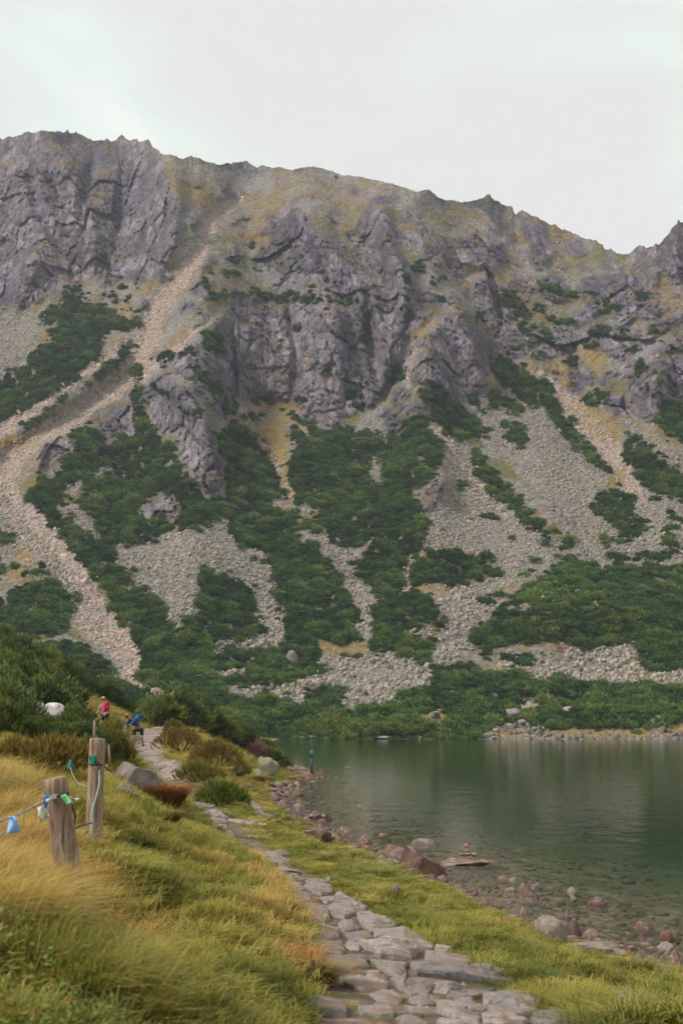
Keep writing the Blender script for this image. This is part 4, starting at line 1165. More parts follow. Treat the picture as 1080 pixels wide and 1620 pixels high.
SR, SG, SL = M['shore_red'], M['shore_grey'], M['shore_lich']
SPECS = [
    (636, 1362, 120, 30, SR, 'long flat red-brown rock at the water edge behind the biggest shore boulder', 1), (668, 1386, 100, 42, SR, 'biggest red-brown boulder on the near shore with a grey lichen top', 2), (730, 1368, 112, 14, SR, 'low wet rock shelf in the water under the little cairn', 3),
    (672, 1336, 40, 8, SG, 'thin grey rock showing behind the biggest shore boulder', 4),
    (831, 1411, 34, 24, SR, 'dark brown pointed rock standing in the shallows right of the cairn', 5), (808, 1410, 22, 8, SG, 'pale flat stone touching the left of the dark pointed rock', 6), (848, 1403, 22, 5, SG, 'pale sliver of stone just behind the dark pointed rock', 7), (811, 1393, 18, 6, SG, 'small whitish stone alone in the water above the dark pointed rock', 8),
    (898, 1449, 14, 20, SG, 'small upright pointed stone in the shallows', 9), (876, 1497, 66, 46, SG, 'big rounded grey boulder with an orange-brown side at the turf edge', 10), (906, 1477, 26, 20, SR, 'brown stone right behind the big rounded grey boulder', 11), (940, 1481, 32, 10, SR, 'low dark wet stone right of the rounded grey boulder', 0),
    (971, 1503, 48, 24, SR, 'rounded reddish stone behind the long flat slab', 3), (944, 1516, 106, 18, SG, 'long flat grey slab lying along the shore turf', 4), (1021, 1471, 54, 27, SR, 'purple-brown dome-shaped rock in the water near the right edge', 5), (1056, 1486, 30, 20, SR, 'small brown rock next to the purple-brown dome rock', 6),
    (1058, 1502, 38, 11, SG, 'flat grey stone in the water at the right edge', 7), (1070, 1526, 40, 26, SR, 'dark red rock cut off by the right picture edge', 8), (1038, 1523, 30, 6, SG, 'long beige stone lying in the shallows at right', 9), (1056, 1544, 34, 14, SG, 'beige rounded stone at the turf edge far right', 10), (1078, 1548, 18, 12, SR, 'red stone at the lower right edge of the shore', 1),
    (942, 1431, 36, 10, SR, 'flat wet rock group farthest out in the shallows', 11), (906, 1411, 16, 7, SG, 'light stone far out in the shallows, upper of two', 0), (906, 1421, 12, 5, SG, 'light stone far out in the shallows, lower of two', 1), (829, 1446, 16, 10, SG, 'pinkish stone at the turf tip below the dark pointed rock', 2),
    (498, 1296, 52, 26, SR, 'maroon boulder with a pale top on the rocky shore left', 3), (472, 1287, 24, 14, SG, 'grey stone beside the maroon boulder', 4), (546, 1316, 48, 15, SR, 'flat maroon rock reaching farthest into the lake on the left shore', 5), (500, 1334, 56, 28, SR, 'large maroon rock below the flat maroon rock at the turf edge', 6), (533, 1340, 34, 18, SR, 'dark red rock at the right foot of the large maroon rock', 7),
    (447, 1284, 34, 22, SR, 'brown boulder pair stone on the rocky shore above the turf', 8), (432, 1268, 26, 16, SG, 'grey-pink stone at the head of the rocky shore', 9), (421, 1228, 50, 32, SL, 'pale lichen-green boulder at the foot of the dark pine point', 10), (402, 1238, 30, 20, SL, 'smaller lichen-spotted boulder leaning on the pale green boulder', 11), (393, 1250, 26, 12, SR, 'reddish boulder left below the lichen-green boulder', 0),
    (375, 1225, 22, 12, SG, 'grey rock in the grass left of the lichen-green boulder', 1), (332, 1234, 18, 16, SG, 'grey pointed stone in the grass above the green shrub', 2), (420, 1298, 34, 10, SG, 'long grey rock sloping through the turf below the green shrub', 4),
    (210, 1256, 88, 48, SG, 'large grey-brown boulder beside the path behind the second post', 2), (190, 1262, 50, 22, SG, 'brown rock at the left foot of the large path boulder', 7), (236, 1256, 44, 34, SL, 'lichen-covered rock at the right end of the large path boulder', 3), (15, 1250, 80, 28, SG, 'mauve-grey boulder half hidden in golden grass at the left edge', 9),
    (625, 1416, 18, 16, SG, 'small grey stone standing in the turf above the path', 10), (908, 1552, 34, 16, SG, 'grey stone sunk in the turf at lower right', 11), (800, 1515, 12, 7, SG, 'tiny pale stone in the turf beside the path', 0), (985, 1590, 90, 22, SG, 'mossy grey rock in the turf at the lower right corner', 5),
    (670, 1436, 54, 5, SR, 'flat pinkish rock patch flush with the turf above the path', 3), (690, 1448, 60, 5, SR, 'longer pinkish rock patch flush with the turf near the shore', 4), (640, 1428, 30, 4, SR, 'smallest pinkish rock patch flush with the turf', 5), (745, 1490, 34, 6, SG, 'low grey rock breaking through the turf beside the path', 6), (740, 1350, 1, 1, SR, None, 0),
]
for i, (a, b, w, h, m, lab, sd) in enumerate(SPECS):
    if lab is None: continue
    flat_ = h < 7
    rock_at(a, b, w, h, m, lab, 'boulder' if w > 60 else 'rock', sd, sink=0.5 if not flat_ else 2.0, depth=0.85, sub=4 if w > 45 else 3, cut=0.44 if w > 45 else 0.5)
for (a, b, w, h, lab, sd) in [(22, 1113, 10, 14, 'small white rock leftmost among the front pines', 1), (45, 1118, 26, 24, 'largest white rock among the front pines', 2), (62, 1122, 16, 14, 'white rock touching the largest white rock among the pines', 3), (87, 1131, 34, 17, 'wide white rock rightmost among the front pines', 4), (213, 1176, 26, 20, 'dull pinkish rock right behind the bent walker', 5)]:
    o = rock_at(a, b, w, h, M['pale_rock'] if sd < 5 else SG, lab, 'rock', sd, sink=0.9)
    if sd < 5:
        q = unproj(a, b - h * .5, 38.0); o.location = (q[0], 38.0, q[2]); o.scale = (w / 2 * 38 / F * 1.1, w / 2 * 38 / F, h / 2 * 38 / F * 1.25 + .12); o.location.z -= .1
# cairn
q = on_plane(738, 1362)
kz = q[1] / F
ca = empty('cairn', (q[0], q[1], q[2])); tag(ca, 'little cairn of reddish stones on the wet rock shelf', 'cairn')
M['cairn'] = mat_rock('cairn_stone', (0.16, 0.08, 0.055), (0.30, 0.17, 0.125), (0.42, 0.27, 0.21), 6)
for k, (a, b, w, h) in enumerate([(731, 1352, 10, 6), (742, 1352, 12, 6), (753, 1353, 12, 7), (741, 1346, 10, 5), (739, 1340, 9, 7)]):
    st = link('stone', rock_mesh('stone', 700 + k, 2, 7, 0.08, 1.0), M['cairn'], ca)
    st.location = ((a - 738) * kz * .85, 0.3, (1358.5 - b + h / 2) * kz - 0.02); st.scale = (w / 2 * kz * 0.95, w / 2 * kz * .85, h / 2 * kz * 1.05)
# loose stones of the near shore
rr = np.random.default_rng(31)
cnt = 0
SEGS = [(0, 3, 9), (3, 8, 10), (8, 12, 30), (12, 16, 44), (16, 19, 34)]
for a0, a1, n in SEGS:
    for _ in range(n):
        u = rr.uniform(a0, a1); i = int(u); f = u - i
        bx = SHORE_PX[i][0] * (1 - f) + SHORE_PX[i + 1][0] * f; by = SHORE_PX[i][1] * (1 - f) + SHORE_PX[i + 1][1] * f
        sc_ = (by - 1130) / 250.0
        px_, py_ = bx + rr.normal() * 16 * sc_ + 6 * sc_, by + rr.normal() * 8 * sc_ + 2
        w = (6 + 12 * rr.random() ** 2 + (7 if a0 >= 8 else 0) * rr.random()) * (0.5 + sc_)
        if a0 < 8: w *= 0.8
        where = {0: 'right edge of the picture', 3: 'rounded grey boulder', 8: 'biggest red-brown shore boulder', 12: 'maroon boulder with the pale top', 16: 'marker pole'}[a0]
        red = rr.random() < 0.65
        big = w > 14 * (0.5 + sc_)
        lab = ('larger ' if big else 'small ') + ('red-brown' if red else 'grey-brown') + ' loose stone closest to the ' + where
        rock_at(px_, py_, w, w * rr.uniform(0.35, 0.65), SR if red else SG, lab, 'shore_stone', cnt, 'stone', lab.replace('loose stone', 'loose stones'), sub=2, sink=0.4)
        cnt += 1
# far boulders on the slope and far shore
def far_pt(px, py):
    c = int(np.argmin(np.abs(cols - px))); r = int(np.argmin(np.abs(PY[:, c] - py)))
    return Q[r, c]
for k, (a, b, w, h, lab) in enumerate([
    (462, 1050, 24, 20, 'large grey pyramid-shaped boulder standing among far pines left of the block field'), (808, 1139, 24, 19, 'largest pale boulder above the far shore strip'), (824, 1146, 15, 10, 'pale boulder right below the largest pale far-shore boulder'), (686, 1138, 22, 17, 'rounded grey boulder at the edge of far pines right of the block field'),
    (611, 1114, 11, 15, 'upright pale boulder at the foot of the block field'), (622, 1128, 9, 9, 'small pale boulder below the upright pale boulder'), (475, 1170, 24, 5, 'flat pale rock at the far waterline, leftmost of the row'), (497, 1170, 18, 6, 'flat pale rock at the far waterline, second of the row'), (518, 1170, 16, 4, 'flat pale rock at the far waterline, third of the row'),
    (608, 1170, 30, 7, 'low grey rock at the tip of the far pine mound'), (865, 927, 14, 7, 'grey boulder in the bright green scrub on the right hillside'), (913, 938, 10, 5, 'small grey boulder right in the bright green scrub hillside'), (775, 942, 22, 6, 'long pale slab at the left edge of the bright green scrub'), (873, 953, 6, 4, 'white speck of rock in the middle of the right hillside scrub'),
    (855, 1036, 10, 9, 'pale block at the top of the lower right stones, left'), (885, 1030, 12, 9, 'pale block at the top of the lower right stones, right'), (632, 1012, 6, 5, 'white stone above the block field'), (690, 1055, 12, 9, 'block where the scree gully meets the block field'),
    (400, 1045, 10, 6, 'white stone left of the grey pyramid-shaped boulder'), (780, 1170, 14, 5, 'low rock at the left end of the far shore strip'), (735, 1172, 9, 3, 'low rock in the lake off the far pine mound')]):
    q = far_pt(a, b); m_ = q[1] / F
    o = link('far_boulder', rock_mesh('far_boulder', 760 + k, 3, 13, 0.09, 1.0, cut=0.42), M['far_boulder'])
    o.location = (q[0], q[1] - 0.6, q[2] + h / 2 * m_ * 0.9); o.scale = (w / 2 * m_ * 1.15, w / 2 * m_, h / 2 * m_ * 1.35)
    tag(o, lab, 'boulder')

# pebbles of the beach and lake bed
peb = source_collection('pebble', [rock_mesh('pebble', 820 + k, 1, 6, 0.1, 0.7) for k in range(5)], M['pebble'])
n = 26000
dd = np.exp(rng.uniform(math.log(12), math.log(95), n)); px_ = rng.uniform(330, 1250, n)
x = (px_ - 540) / F * dd; y = dd
z, po, ps, sd = ground(x, y, True)
k = (sd > -0.15) & (sd < 8) & (rng.random(n) < np.exp(-np.clip(sd, 0, 99) / 2.6))
k &= ~((sd < -0.4) & (rng.random(n) < 0.5))
x, y, z, sd = x[k], y[k], z[k], sd[k]; n = len(x)
sz = np.exp(rng.normal(size=n) * 0.5) * 0.040 * (0.8 + y / 45)
scatter('beach_pebbles', np.stack([x, y, z + sz * 0.15], -1), np.stack([rng.normal(size=n) * .3, rng.normal(size=n) * .3, rng.random(n) * 6.28], -1), np.stack([sz, sz, sz * .8], -1), rng.integers(0, 5, n), np.clip(0.32 + 0.22 * rng.normal(size=n), 0, 1), peb,
        'reddish pebbles covering the near beach and the shallow lake bed', 'pebbles')

# ------------------------------------------------------------------ grass
def tuft(name, seed, n, h, spread, droop, w, lean=0.0):
    r = np.random.default_rng(seed)
    V_, F_, LV = [], [], []
    for _ in range(n):
        th = r.random() * 6.283; rad = spread * math.sqrt(r.random())
        b = np.array([rad * math.cos(th), rad * math.sin(th), -0.02])
        hh = h * (0.55 + 0.6 * r.random()); ww = w * (0.7 + 0.6 * r.random())
        dth = th + r.normal() * 0.7
        out = np.array([math.cos(dth), math.sin(dth), 0.0])
        out = out * (0.4 + rad / spread * 0.8) + np.array([lean, 0, 0])
        sd = np.array([-out[1], out[0], 0.0]); sd /= np.linalg.norm(sd) + 1e-6
        dr = droop * (0.5 + r.random())
        m = b + out * dr * hh * 0.35 + np.array([0, 0, hh * 0.62])
        tpt = b + out * dr * hh * 1.0 + np.array([0, 0, hh * (1.0 - 0.28 * dr)])
        i0 = len(V_); lv = r.random()
        V_ += [b - sd * ww, b + sd * ww, m + sd * ww * 0.8, m - sd * ww * 0.8, tpt]
        F_ += [(i0, i0 + 1, i0 + 2), (i0, i0 + 2, i0 + 3), (i0 + 3, i0 + 2, i0 + 4)]
        LV += [lv * .6, lv * .6, lv * .6 + .2, lv * .6 + .2, lv * .6 + .4]
    me_ = mesh_np(name, V_, F_)
    add_attr(me_, 'lv', np.array(LV, np.float32), 'FLOAT')
    return me_


short = [tuft('turf_tuft', 10 + k, 150, 0.055, 0.17, 1.0, 0.0026) for k in range(4)]
mid = [tuft('turf_tuft', 30 + k, 110, 0.115, 0.15, 1.05, 0.0026, 0.2) for k in range(3)]
long_ = [tuft('long_tuft', 50 + k, 90, 0.26, 0.14, 0.9, 0.0016, 0.35) for k in range(4)]
col_grass = source_collection('grass_tuft', short + mid + long_, M['grass'])


def sample_bank(n, d0, d1, pw=0.35, pxa=-140, pxb=1220):
    u = rng.random(n)
    e_ = 1 - pw
    d = (d0 ** e_ + u * (d1 ** e_ - d0 ** e_)) ** (1 / e_)
    px = rng.uniform(pxa, pxb, n)
    x = (px - 540) / F * d; y = d
    z, po, ps, sd = ground(x, y, True)
    ipx, ipy = proj(x, y, z)
    return x, y, z, po, ps, sd, ipx, ipy


NG = 30000
x, y, z, po, ps, sd, ix, iy = sample_bank(NG, 2.6, 92, 0.75)
zone_long = np.zeros(NG, bool); zone_gold = np.zeros(NG, bool)
jx, jy = ix + 10 * noise(x * 1.3, y * 1.3, 1.0), iy + 6 * noise(x * 1.3, y * 1.3, 4.0)
zone_long |= in_poly(jx, jy, GOLD_Z[0])
zone_gold |= in_poly(jx, jy, GOLD_Z[1]) | in_poly(jx, jy, GOLD_Z[2]) | in_poly(jx, jy, GOLD_Z[3])
edge_l = (ps > 0) & (po > 0.02) & (po < 0.42) & (y > 7.5) & (y < 26) & (noise(x * 0.9, y * 0.9, 3) > -0.1)
keep = (sd < -0.30 - 0.2 * noise(x * 2, y * 2, 5)) & (po > 0.07 + 0.10 * noise(x * 3, y * 3, 2))
crk = (po < 0.0) & (po > -0.35) & (rng.random(NG) < 0.10) & (y < 30) & (noise(x * 1.5, y * 1.5, 7) > 0.1)
keep |= crk
keep &= ~((ix > 1000) & (sd > -0.4))
keep &= ~(in_poly(ix, iy, [(80, 1400), (165, 1400), (175, 1500), (95, 1500)]) & (rng.random(NG) < 0.55))
f1 = fbm(x / 0.8, y / 0.8, 1.0, 3); f2 = fbm(x / 3.0, y / 3.0, 6.0, 2); f3 = noise(x / 0.22, y / 0.22, 2.5)
tint = 0.335 + 0.24 * f1 + 0.20 * f2 + 0.16 * f3 + 0.08 * rng.normal(size=NG)
right = sstep(-0.1, 0.3, po) * (ps < 0)
tint = tint - 0.02 * right
tint = np.where((f1 > 0.38) & (f2 > -0.1), tint + 0.18, tint)
tint = np.where(zone_gold, 0.52 + 0.22 * f1 + 0.15 * f2, tint)
tint = np.where(zone_long, 0.66 + 0.14 * f1 + 0.1 * f2, tint)
rust = edge_l & (f1 > -0.15)
tint = np.where(rust, 0.72 + 0.3 * f1, tint)
tint = np.where(in_poly(ix, iy, [(60, 1470), (200, 1480), (260, 1640), (-50, 1640)]), tint + 0.04, tint)
idx_g = rng.integers(0, 4, NG)
m_mid = (noise(x / 0.5, y / 0.5, 9) > 0.34) | rust | zone_gold
idx_g = np.where(m_mid, rng.integers(4, 7, NG), idx_g)
lg = zone_long & (rng.random(NG) < 0.8) | (in_poly(jx, jy, [(60, 1500), (160, 1510), (180, 1580), (90, 1600), (40, 1530)]) & (rng.random(NG) < 0.25))
idx_g = np.where(lg, rng.integers(7, 11, NG), idx_g)
idx_g = np.where(crk, rng.integers(0, 4, NG), idx_g)
sc_ = (0.8 + 0.5 * rng.random(NG)) * (1 + np.clip(y - 8, 0, 60) / 32)
sc_ = np.where(y > 14, sc_ * np.where(idx_g > 3, 0.75, 1), sc_)
hz = np.where(lg, 1.0 + 0.0 * y, 1.0) * np.where(y > 20, 0.8, 1.0)
sc_z = np.where(lg, (0.7 + 0.4 * rng.random(NG)), sc_ * hz)
sc_z = np.where(rust, sc_z * 1.2, sc_z)
sc_z = np.where((ps < 0) & (po > 0), sc_z * 0.62, sc_z)
sc_z = np.where((ps > 0) & ~lg & ~rust & (y < 13), sc_z * 0.68, sc_z)
sc_z = np.where(in_poly(ix, iy, [(70, 1380), (200, 1380), (220, 1540), (90, 1560)]), sc_z * 0.5, sc_z)
sc_ = np.where(crk, 0.4, sc_); sc_z = np.where(crk, 0.4, sc_z)
sel = keep
rot = np.stack([0.12 * rng.normal(size=NG), 0.12 * rng.normal(size=NG) + 0.1, np.where(lg, rng.normal(size=NG) * 0.6, rng.random(NG) * 6.28)], -1)
gA = sel & ~(lg | zone_gold)
gB = sel & (lg | zone_gold)
for nm, g_, lab in [('meadow_turf', gA, 'yellow-green mountain turf covering the bank on both sides of the path'), ('golden_grass', gB, 'dry golden grass on the left bank and the slope behind the walkers')]:
    scatter(nm, np.stack([x, y, z], -1)[g_], rot[g_], np.stack([sc_, sc_, sc_z], -1)[g_], idx_g[g_], np.clip(tint, 0, 1)[g_], col_grass, lab, 'grass')

# single dry stalks standing out of the turf
stalks = []
for k in range(4):
    r = np.random.default_rng(70 + k); V_, F_, LV = [], [], []
    for j in range(5):
        b = np.array([r.normal() * .05, r.normal() * .05, -.02]); an = r.random() * 6.28; L_ = .22 + .2 * r.random()
        o_ = np.array([math.cos(an) * .35 + .2, math.sin(an) * .35, 0]); sd_ = np.array([-math.sin(an), math.cos(an), 0])
        i0 = len(V_)
        for t in (0, .4, .75, 1.0):
            q = b + o_ * L_ * t * t + np.array([0, 0, L_ * (t - .22 * t * t)]); wd = .0010 if t < .7 else .0022 * (1.05 - t) + .0005
            V_ += [q - sd_ * wd, q + sd_ * wd]; LV += [.5 + .3 * r.random()] * 2
        F_ += [(i0 + 2 * j_, i0 + 2 * j_ + 1, i0 + 2 * j_ + 3, i0 + 2 * j_ + 2) for j_ in range(3)]
    m_s = mesh_np('dry_stalk', V_, F_); add_attr(m_s, 'lv', np.array(LV, np.float32), 'FLOAT'); stalks.append(m_s)
col_st = source_collection('dry_stalk', stalks, M['grass'])
n = 1300
x, y, z, po, ps, sd, ix, iy = sample_bank(n, 4.6, 26, 0.6)
k = (sd < -0.4) & (po > 0.15) & ((ps > 0) | (rng.random(n) < 0.25)) & (noise(x * .8, y * .8, 5.5) > -0.15)
x, y, z = x[k], y[k], z[k]; n = len(x)
s0 = .6 + .5 * rng.random(n)
scatter('dry_stalks', np.stack([x, y, z], -1), np.stack([0 * x, 0 * x, rng.normal(size=n) * .9], -1), np.stack([s0] * 3, -1), rng.integers(0, 4, n), np.clip(.54 + .12 * rng.normal(size=n), .35, .8), col_st,
        'single pale dry grass stalks sticking out of the turf', 'grass')

# low leafy berry plants in the left corner
def leafy(name, seed, n, R, H, L, W):
    r = np.random.default_rng(seed)
    V_, F_, LV = [], [], []
    for _ in range(n):
        p = np.array([r.normal() * R * .5, r.normal() * R * .5, H * (0.2 + 0.8 * r.random())])
        d = r.normal(size=3); d[2] = abs(d[2]) * .6; d /= np.linalg.norm(d)
        s_d = np.cross(d, (0, 0, 1.0)); s_d /= np.linalg.norm(s_d) + 1e-6
        l = L * (.6 + .7 * r.random()); w = W * (.7 + .6 * r.random())
        up = np.cross(s_d, d) * 0.12 * l
        i0 = len(V_); lv = r.random()
        V_ += [p, p + d * l * .5 + s_d * w - up, p + d * l, p + d * l * .5 - s_d * w - up]
        F_ += [(i0, i0 + 1, i0 + 2), (i0, i0 + 2, i0 + 3)]; LV += [lv] * 4
    me_ = mesh_np(name, V_, F_); add_attr(me_, 'lv', np.array(LV, np.float32), 'FLOAT'); return me_
BER = [(0.0, (0.07, 0.12, 0.018)), (0.35, (0.15, 0.20, 0.03)), (0.55, (0.20, 0.18, 0.035)), (0.75, (0.28, 0.13, 0.045)), (1.0, (0.22, 0.05, 0.03))]
M['berry'] = mat_leaf('berry_leaf', BER, 0.3, 0.5, 0.5, True)
col_berry = source_collection('berry_plant', [leafy('berry_plant', 60 + k, 70, 0.14, 0.17, 0.021, 0.007) for k in range(3)], M['berry'])
n = 230
x, y, z, po, ps, sd, ix, iy = sample_bank(n, 2.6, 6.5, 0.3, -150, 300)
jx, jy = ix + 30 * noise(x * 3, y * 3, 1.0), iy + 20 * noise(x * 3, y * 3, 4.0)
k = in_poly(jx, jy, [(-200, 1490), (20, 1500), (80, 1540), (130, 1600), (150, 1660), (150, 1760), (-200, 1760)]) & (noise(x * 2.2, y * 2.2, 3.0) > -0.25)
x, y, z = x[k], y[k], z[k]; n = len(x)
s0 = 0.7 + 0.5 * rng.random(n)
scatter('berry_plants', np.stack([x, y, z], -1), np.stack([0 * x, 0 * x, rng.random(n) * 6.28], -1), np.stack([s0] * 3, -1), rng.integers(0, 3, n), np.clip(0.50 + 0.55 * fbm(x * 1.8, y * 1.8, 2.0, 3) + .12 * rng.normal(size=n), 0, 1), col_berry,
        'low leafy berry plants turning red in the lower left corner', 'plants')

# ------------------------------------------------------------------ dwarf pines near the path
def branch_mesh(name, seed, R, H, n=7):
    r = np.random.default_rng(seed); V_, F_ = [], []
    for k in range(n):
        th = 6.283 * k / n + r.random() * .5
        pts = [np.array([0, 0, -0.1]), np.array([math.cos(th) * R * .35, math.sin(th) * R * .35, H * .25]), np.array([math.cos(th) * R * .7, math.sin(th) * R * .7, H * (.5 + .3 * r.random())])]
        for j, (q, rad) in enumerate(zip(pts, (.045, .03, .01))):
            for a in range(4):
                V_.append(q + np.array([math.cos(a * 1.571), math.sin(a * 1.571), 0]) * rad)
        b = k * 12
        for j in range(2):
            for a in range(4):
                F_.append((b + j * 4 + a, b + j * 4 + (a + 1) % 4, b + j * 4 + 4 + (a + 1) % 4, b + j * 4 + 4 + a))
    return mesh_np(name, V_, F_)


pine_var = []
for k in range(4):
    r = np.random.default_rng(400 + k)
    pt_, dt_ = dome_pts(74, 1.0, 1.15, r)
    k_ = np.repeat(np.arange(74), 10)
    d = dt_[k_] * 0.8 + r.normal(size=(len(k_), 3)) * 0.35; d[:, 2] += 0.55
    p = pt_[k_] + r.normal(size=(len(k_), 3)) * np.array([0.085, 0.085, 0.06])
    f_me = shoots_mesh('pine_foliage', p, d, 0.12 + 0.10 * r.random(len(p)), 0.0090, 11, 420 + k, 0.7, 0.0)
    f_me.materials.append(M['pine_near'])
    b_me = branch_mesh('pine_stem', 440 + k, 1.0, 1.0); b_me.materials.append(M['bark'])
    pine_var.append((f_me, b_me))
rp = np.random.default_rng(90)


def pine_shrub(x, y, s, sh, label, group, var=None):
    z = float(ground(x, y))
    f_me, b_me = pine_var[int(rp.integers(0, 4))]
    o = empty('dwarf_pine', (x, y, z - 0.05), rp.random() * 6.28); o.scale = (s, s, s * sh)
    tag(o, label, 'pine shrub', group)
    link('foliage', f_me, None, o); link('stem', b_me, None, o)
    return o


def pine_group(n, pxr, dr, test, size, label, group, gap, split=None):
    pts = []
    tries = 0
    while len(pts) < n and tries < n * 40:
        tries += 1
        d = math.sqrt(rp.uniform(dr[0] ** 2, dr[1] ** 2)); px = rp.uniform(*pxr)
        if not test(px, d): continue
        x = (px - 540) / F * d
        s = size(px, d)
        if any((x - a) ** 2 + (d - b) ** 2 < (gap * s) ** 2 for a, b in pts): continue
        pts.append((x, d))
        lb, gp = label, group
        if split:
            lb = label + (split[1] if px < split[0] else split[2]); gp = group + (split[1] if px < split[0] else split[2])
        pine_shrub(x, d, s * rp.uniform(.85, 1.15), rp.uniform(.85, 1.15), lb, gp)
    print(group, len(pts))


pine_group(95, (-160, 190), (30, 42), lambda p, d: p < 168 - (d - 30) * 4 and not (5 < p < 112 and 34.5 < d < 39.2), lambda p, d: 0.36 if (0 < p < 118 and d < 38.6) else 0.42 + 0.5 * min(1, max(0, (168 - p) / 130)), 'dark green dwarf pine in the front thicket left of the walkers', 'front pine thicket on the left bank', 0.62, (95, ', around the white rocks', ', at its right end'))
pine_group(70, (-160, 100), (42, 64), lambda p, d: p < 110 - max(0, d - 50) * 3, lambda p, d: 1.05, 'dark green dwarf pine higher up behind the front thicket', 'upper pines at the left edge', 0.72, (30, ', outermost left', ', towards the golden slope'))
pine_group(85, (-160, 238), (84, 95), lambda p, d: True, lambda p, d: 1.3 if p < 120 else (0.95 if p < 190 else 0.7), 'dwarf pine in the dark row above the golden slope', 'pine row above the golden slope', 0.55, (110, ', upper left half', ', lower right half'))
pine_group(80, (255, 462), (76, 93), lambda p, d: p < 300 + (d - 76) * 11 and p > 250 + (d - 76) * 1.5, lambda p, d: max(0.45, 1.45 - max(0, p - 330) / 140), 'dwarf pine on the dark point in the lake', 'pines on the lake point', 0.55, (350, ', next to the path bend', ', near its tip'))

# ------------------------------------------------------------------ single shrubs and tussocks
def shrub(px, py, wpx, hpx, stops, label, seed, n=420, L=0.16, W=0.008, nn=9, cat='shrub', name='shrub', sp=0.5):
    q = hit(px, py); m_ = q[1] / F
    r = np.random.default_rng(seed)
    R_, H_ = wpx / 2 * m_, hpx * m_ * 0.85
    o = empty(name, (q[0], q[1] + R_ * 0.5, float(ground(q[0], q[1] + R_ * .5)) - 0.03))
    p, d = dome_pts(n, R_, H_, r); d[:, 2] += .4
    if cat == 'tussock':
        f_me = tuft('tussock_blades', seed + 1, n * 3, H_ * 1.05, R_ * 0.75, 0.95, W, 0.1)
    else: f_me = shoots_mesh('shrub_foliage', p, d, L * (0.7 + 0.6 * r.random(n)), W, nn, seed + 1, sp, 0.0)
    nm = 'leaf_' + str(seed)
    m = mat_leaf('shrub_leaf', stops, 0.3, 0.6, 0.8, 'fixed')
    # fixed tint
    link('foliage', f_me, m, o); link('stem', branch_mesh('shrub_stem', seed + 2, R_, H_, 6), M['bark'], o)
    return tag(o, label, cat)


OL = [(0.0, (0.06, 0.06, 0.012)), (0.4, (0.15, 0.12, 0.025)), (0.75, (0.27, 0.18, 0.045)), (1, (0.36, 0.25, 0.07))]
OG = [(0.0, (0.05, 0.06, 0.012)), (0.4, (0.12, 0.125, 0.022)), (0.75, (0.22, 0.19, 0.035)), (1, (0.32, 0.23, 0.05))]
RU = [(0.0, (0.10, 0.035, 0.012)), (0.4, (0.22, 0.085, 0.028)), (0.75, (0.35, 0.15, 0.05)), (1, (0.40, 0.22, 0.08))]
GN = [(0.0, (0.04, 0.065, 0.012)), (0.4, (0.085, 0.13, 0.018)), (0.75, (0.14, 0.19, 0.028)), (1, (0.2, 0.23, 0.04))]
PK = [(0.0, (0.12, 0.05, 0.05)), (0.5, (0.30, 0.13, 0.13)), (1, (0.42, 0.22, 0.2))]
shrub(82, 1222, 120, 62, OL, 'large golden-brown shrub behind the golden grass left of the posts', 1001, 800, .12, .006, 9)
shrub(20, 1215, 90, 40, OL, 'golden-brown shrub at the left edge behind the mauve boulder', 1011, 500, .12, .006, 9)
shrub(172, 1200, 60, 50, OG, 'olive shrub above the second post', 1002, 420, .14, .007)
shrub(178, 1172, 60, 42, OG, 'olive-gold shrub covering the legs of the walker in pink', 1003, 420, .17, .009)
shrub(192, 1205, 40, 26, OL, 'small golden shrub between second post and path', 1012, 260, .14, .008)
shrub(257, 1280, 70, 48, RU, 'rust-red tussock right below the large path boulder', 1004, 600, .16, .007, 10, 'tussock', 'tussock')
shrub(250, 1300, 74, 30, OL, 'brown-gold tussock at the foot of the rust-red tussock', 1014, 400, .14, .007, 9, 'tussock', 'tussock')
shrub(346, 1276, 92, 40, GN, 'bright green rounded shrub beside the path', 1005, 700, .2, .010)
shrub(285, 1190, 80, 40, OL, 'golden-green hummock shrub right of the path bend', 1006, 560, .22, .011)
shrub(272, 1168, 36, 30, OG, 'small olive shrub at the path bend', 1007, 260, .22, .012)
shrub(340, 1215, 90, 46, OL, 'wide golden-brown shrub on the bank above the lake point', 1008, 620, .22, .011)
shrub(375, 1228, 50, 26, OG, 'olive shrub next to the grey rock above the shore', 1009, 300, .22, .011)
shrub(310, 1240, 80, 30, OG, 'low olive shrub above the bright green shrub', 1017, 420, .2, .010)
shrub(405, 1200, 34, 30, PK, 'pinkish seed-headed shrub at the foot of the lake point pines', 1010, 240, .25, .012)
shrub(1005, 1548, 62, 42, OG, 'olive tussock at the shore edge lower right', 1013, 420, .12, .004, 10, 'tussock', 'tussock')
shrub(960, 1535, 50, 26, OG, 'smaller olive tussock left of the olive shore tussock', 1015, 300, .11, .004, 9, 'tussock', 'tussock')
shrub(492, 1560, 60, 66, OL, 'drooping brown-gold tussock hanging over the path edge', 1016, 420, .16, .003, 10, 'tussock', 'tussock', 0.35)
shrub(430, 1450, 60, 44, OL, 'dark golden tussock on the bank edge above the path', 1018, 380, .14, .004, 9, 'tussock', 'tussock', 0.35)
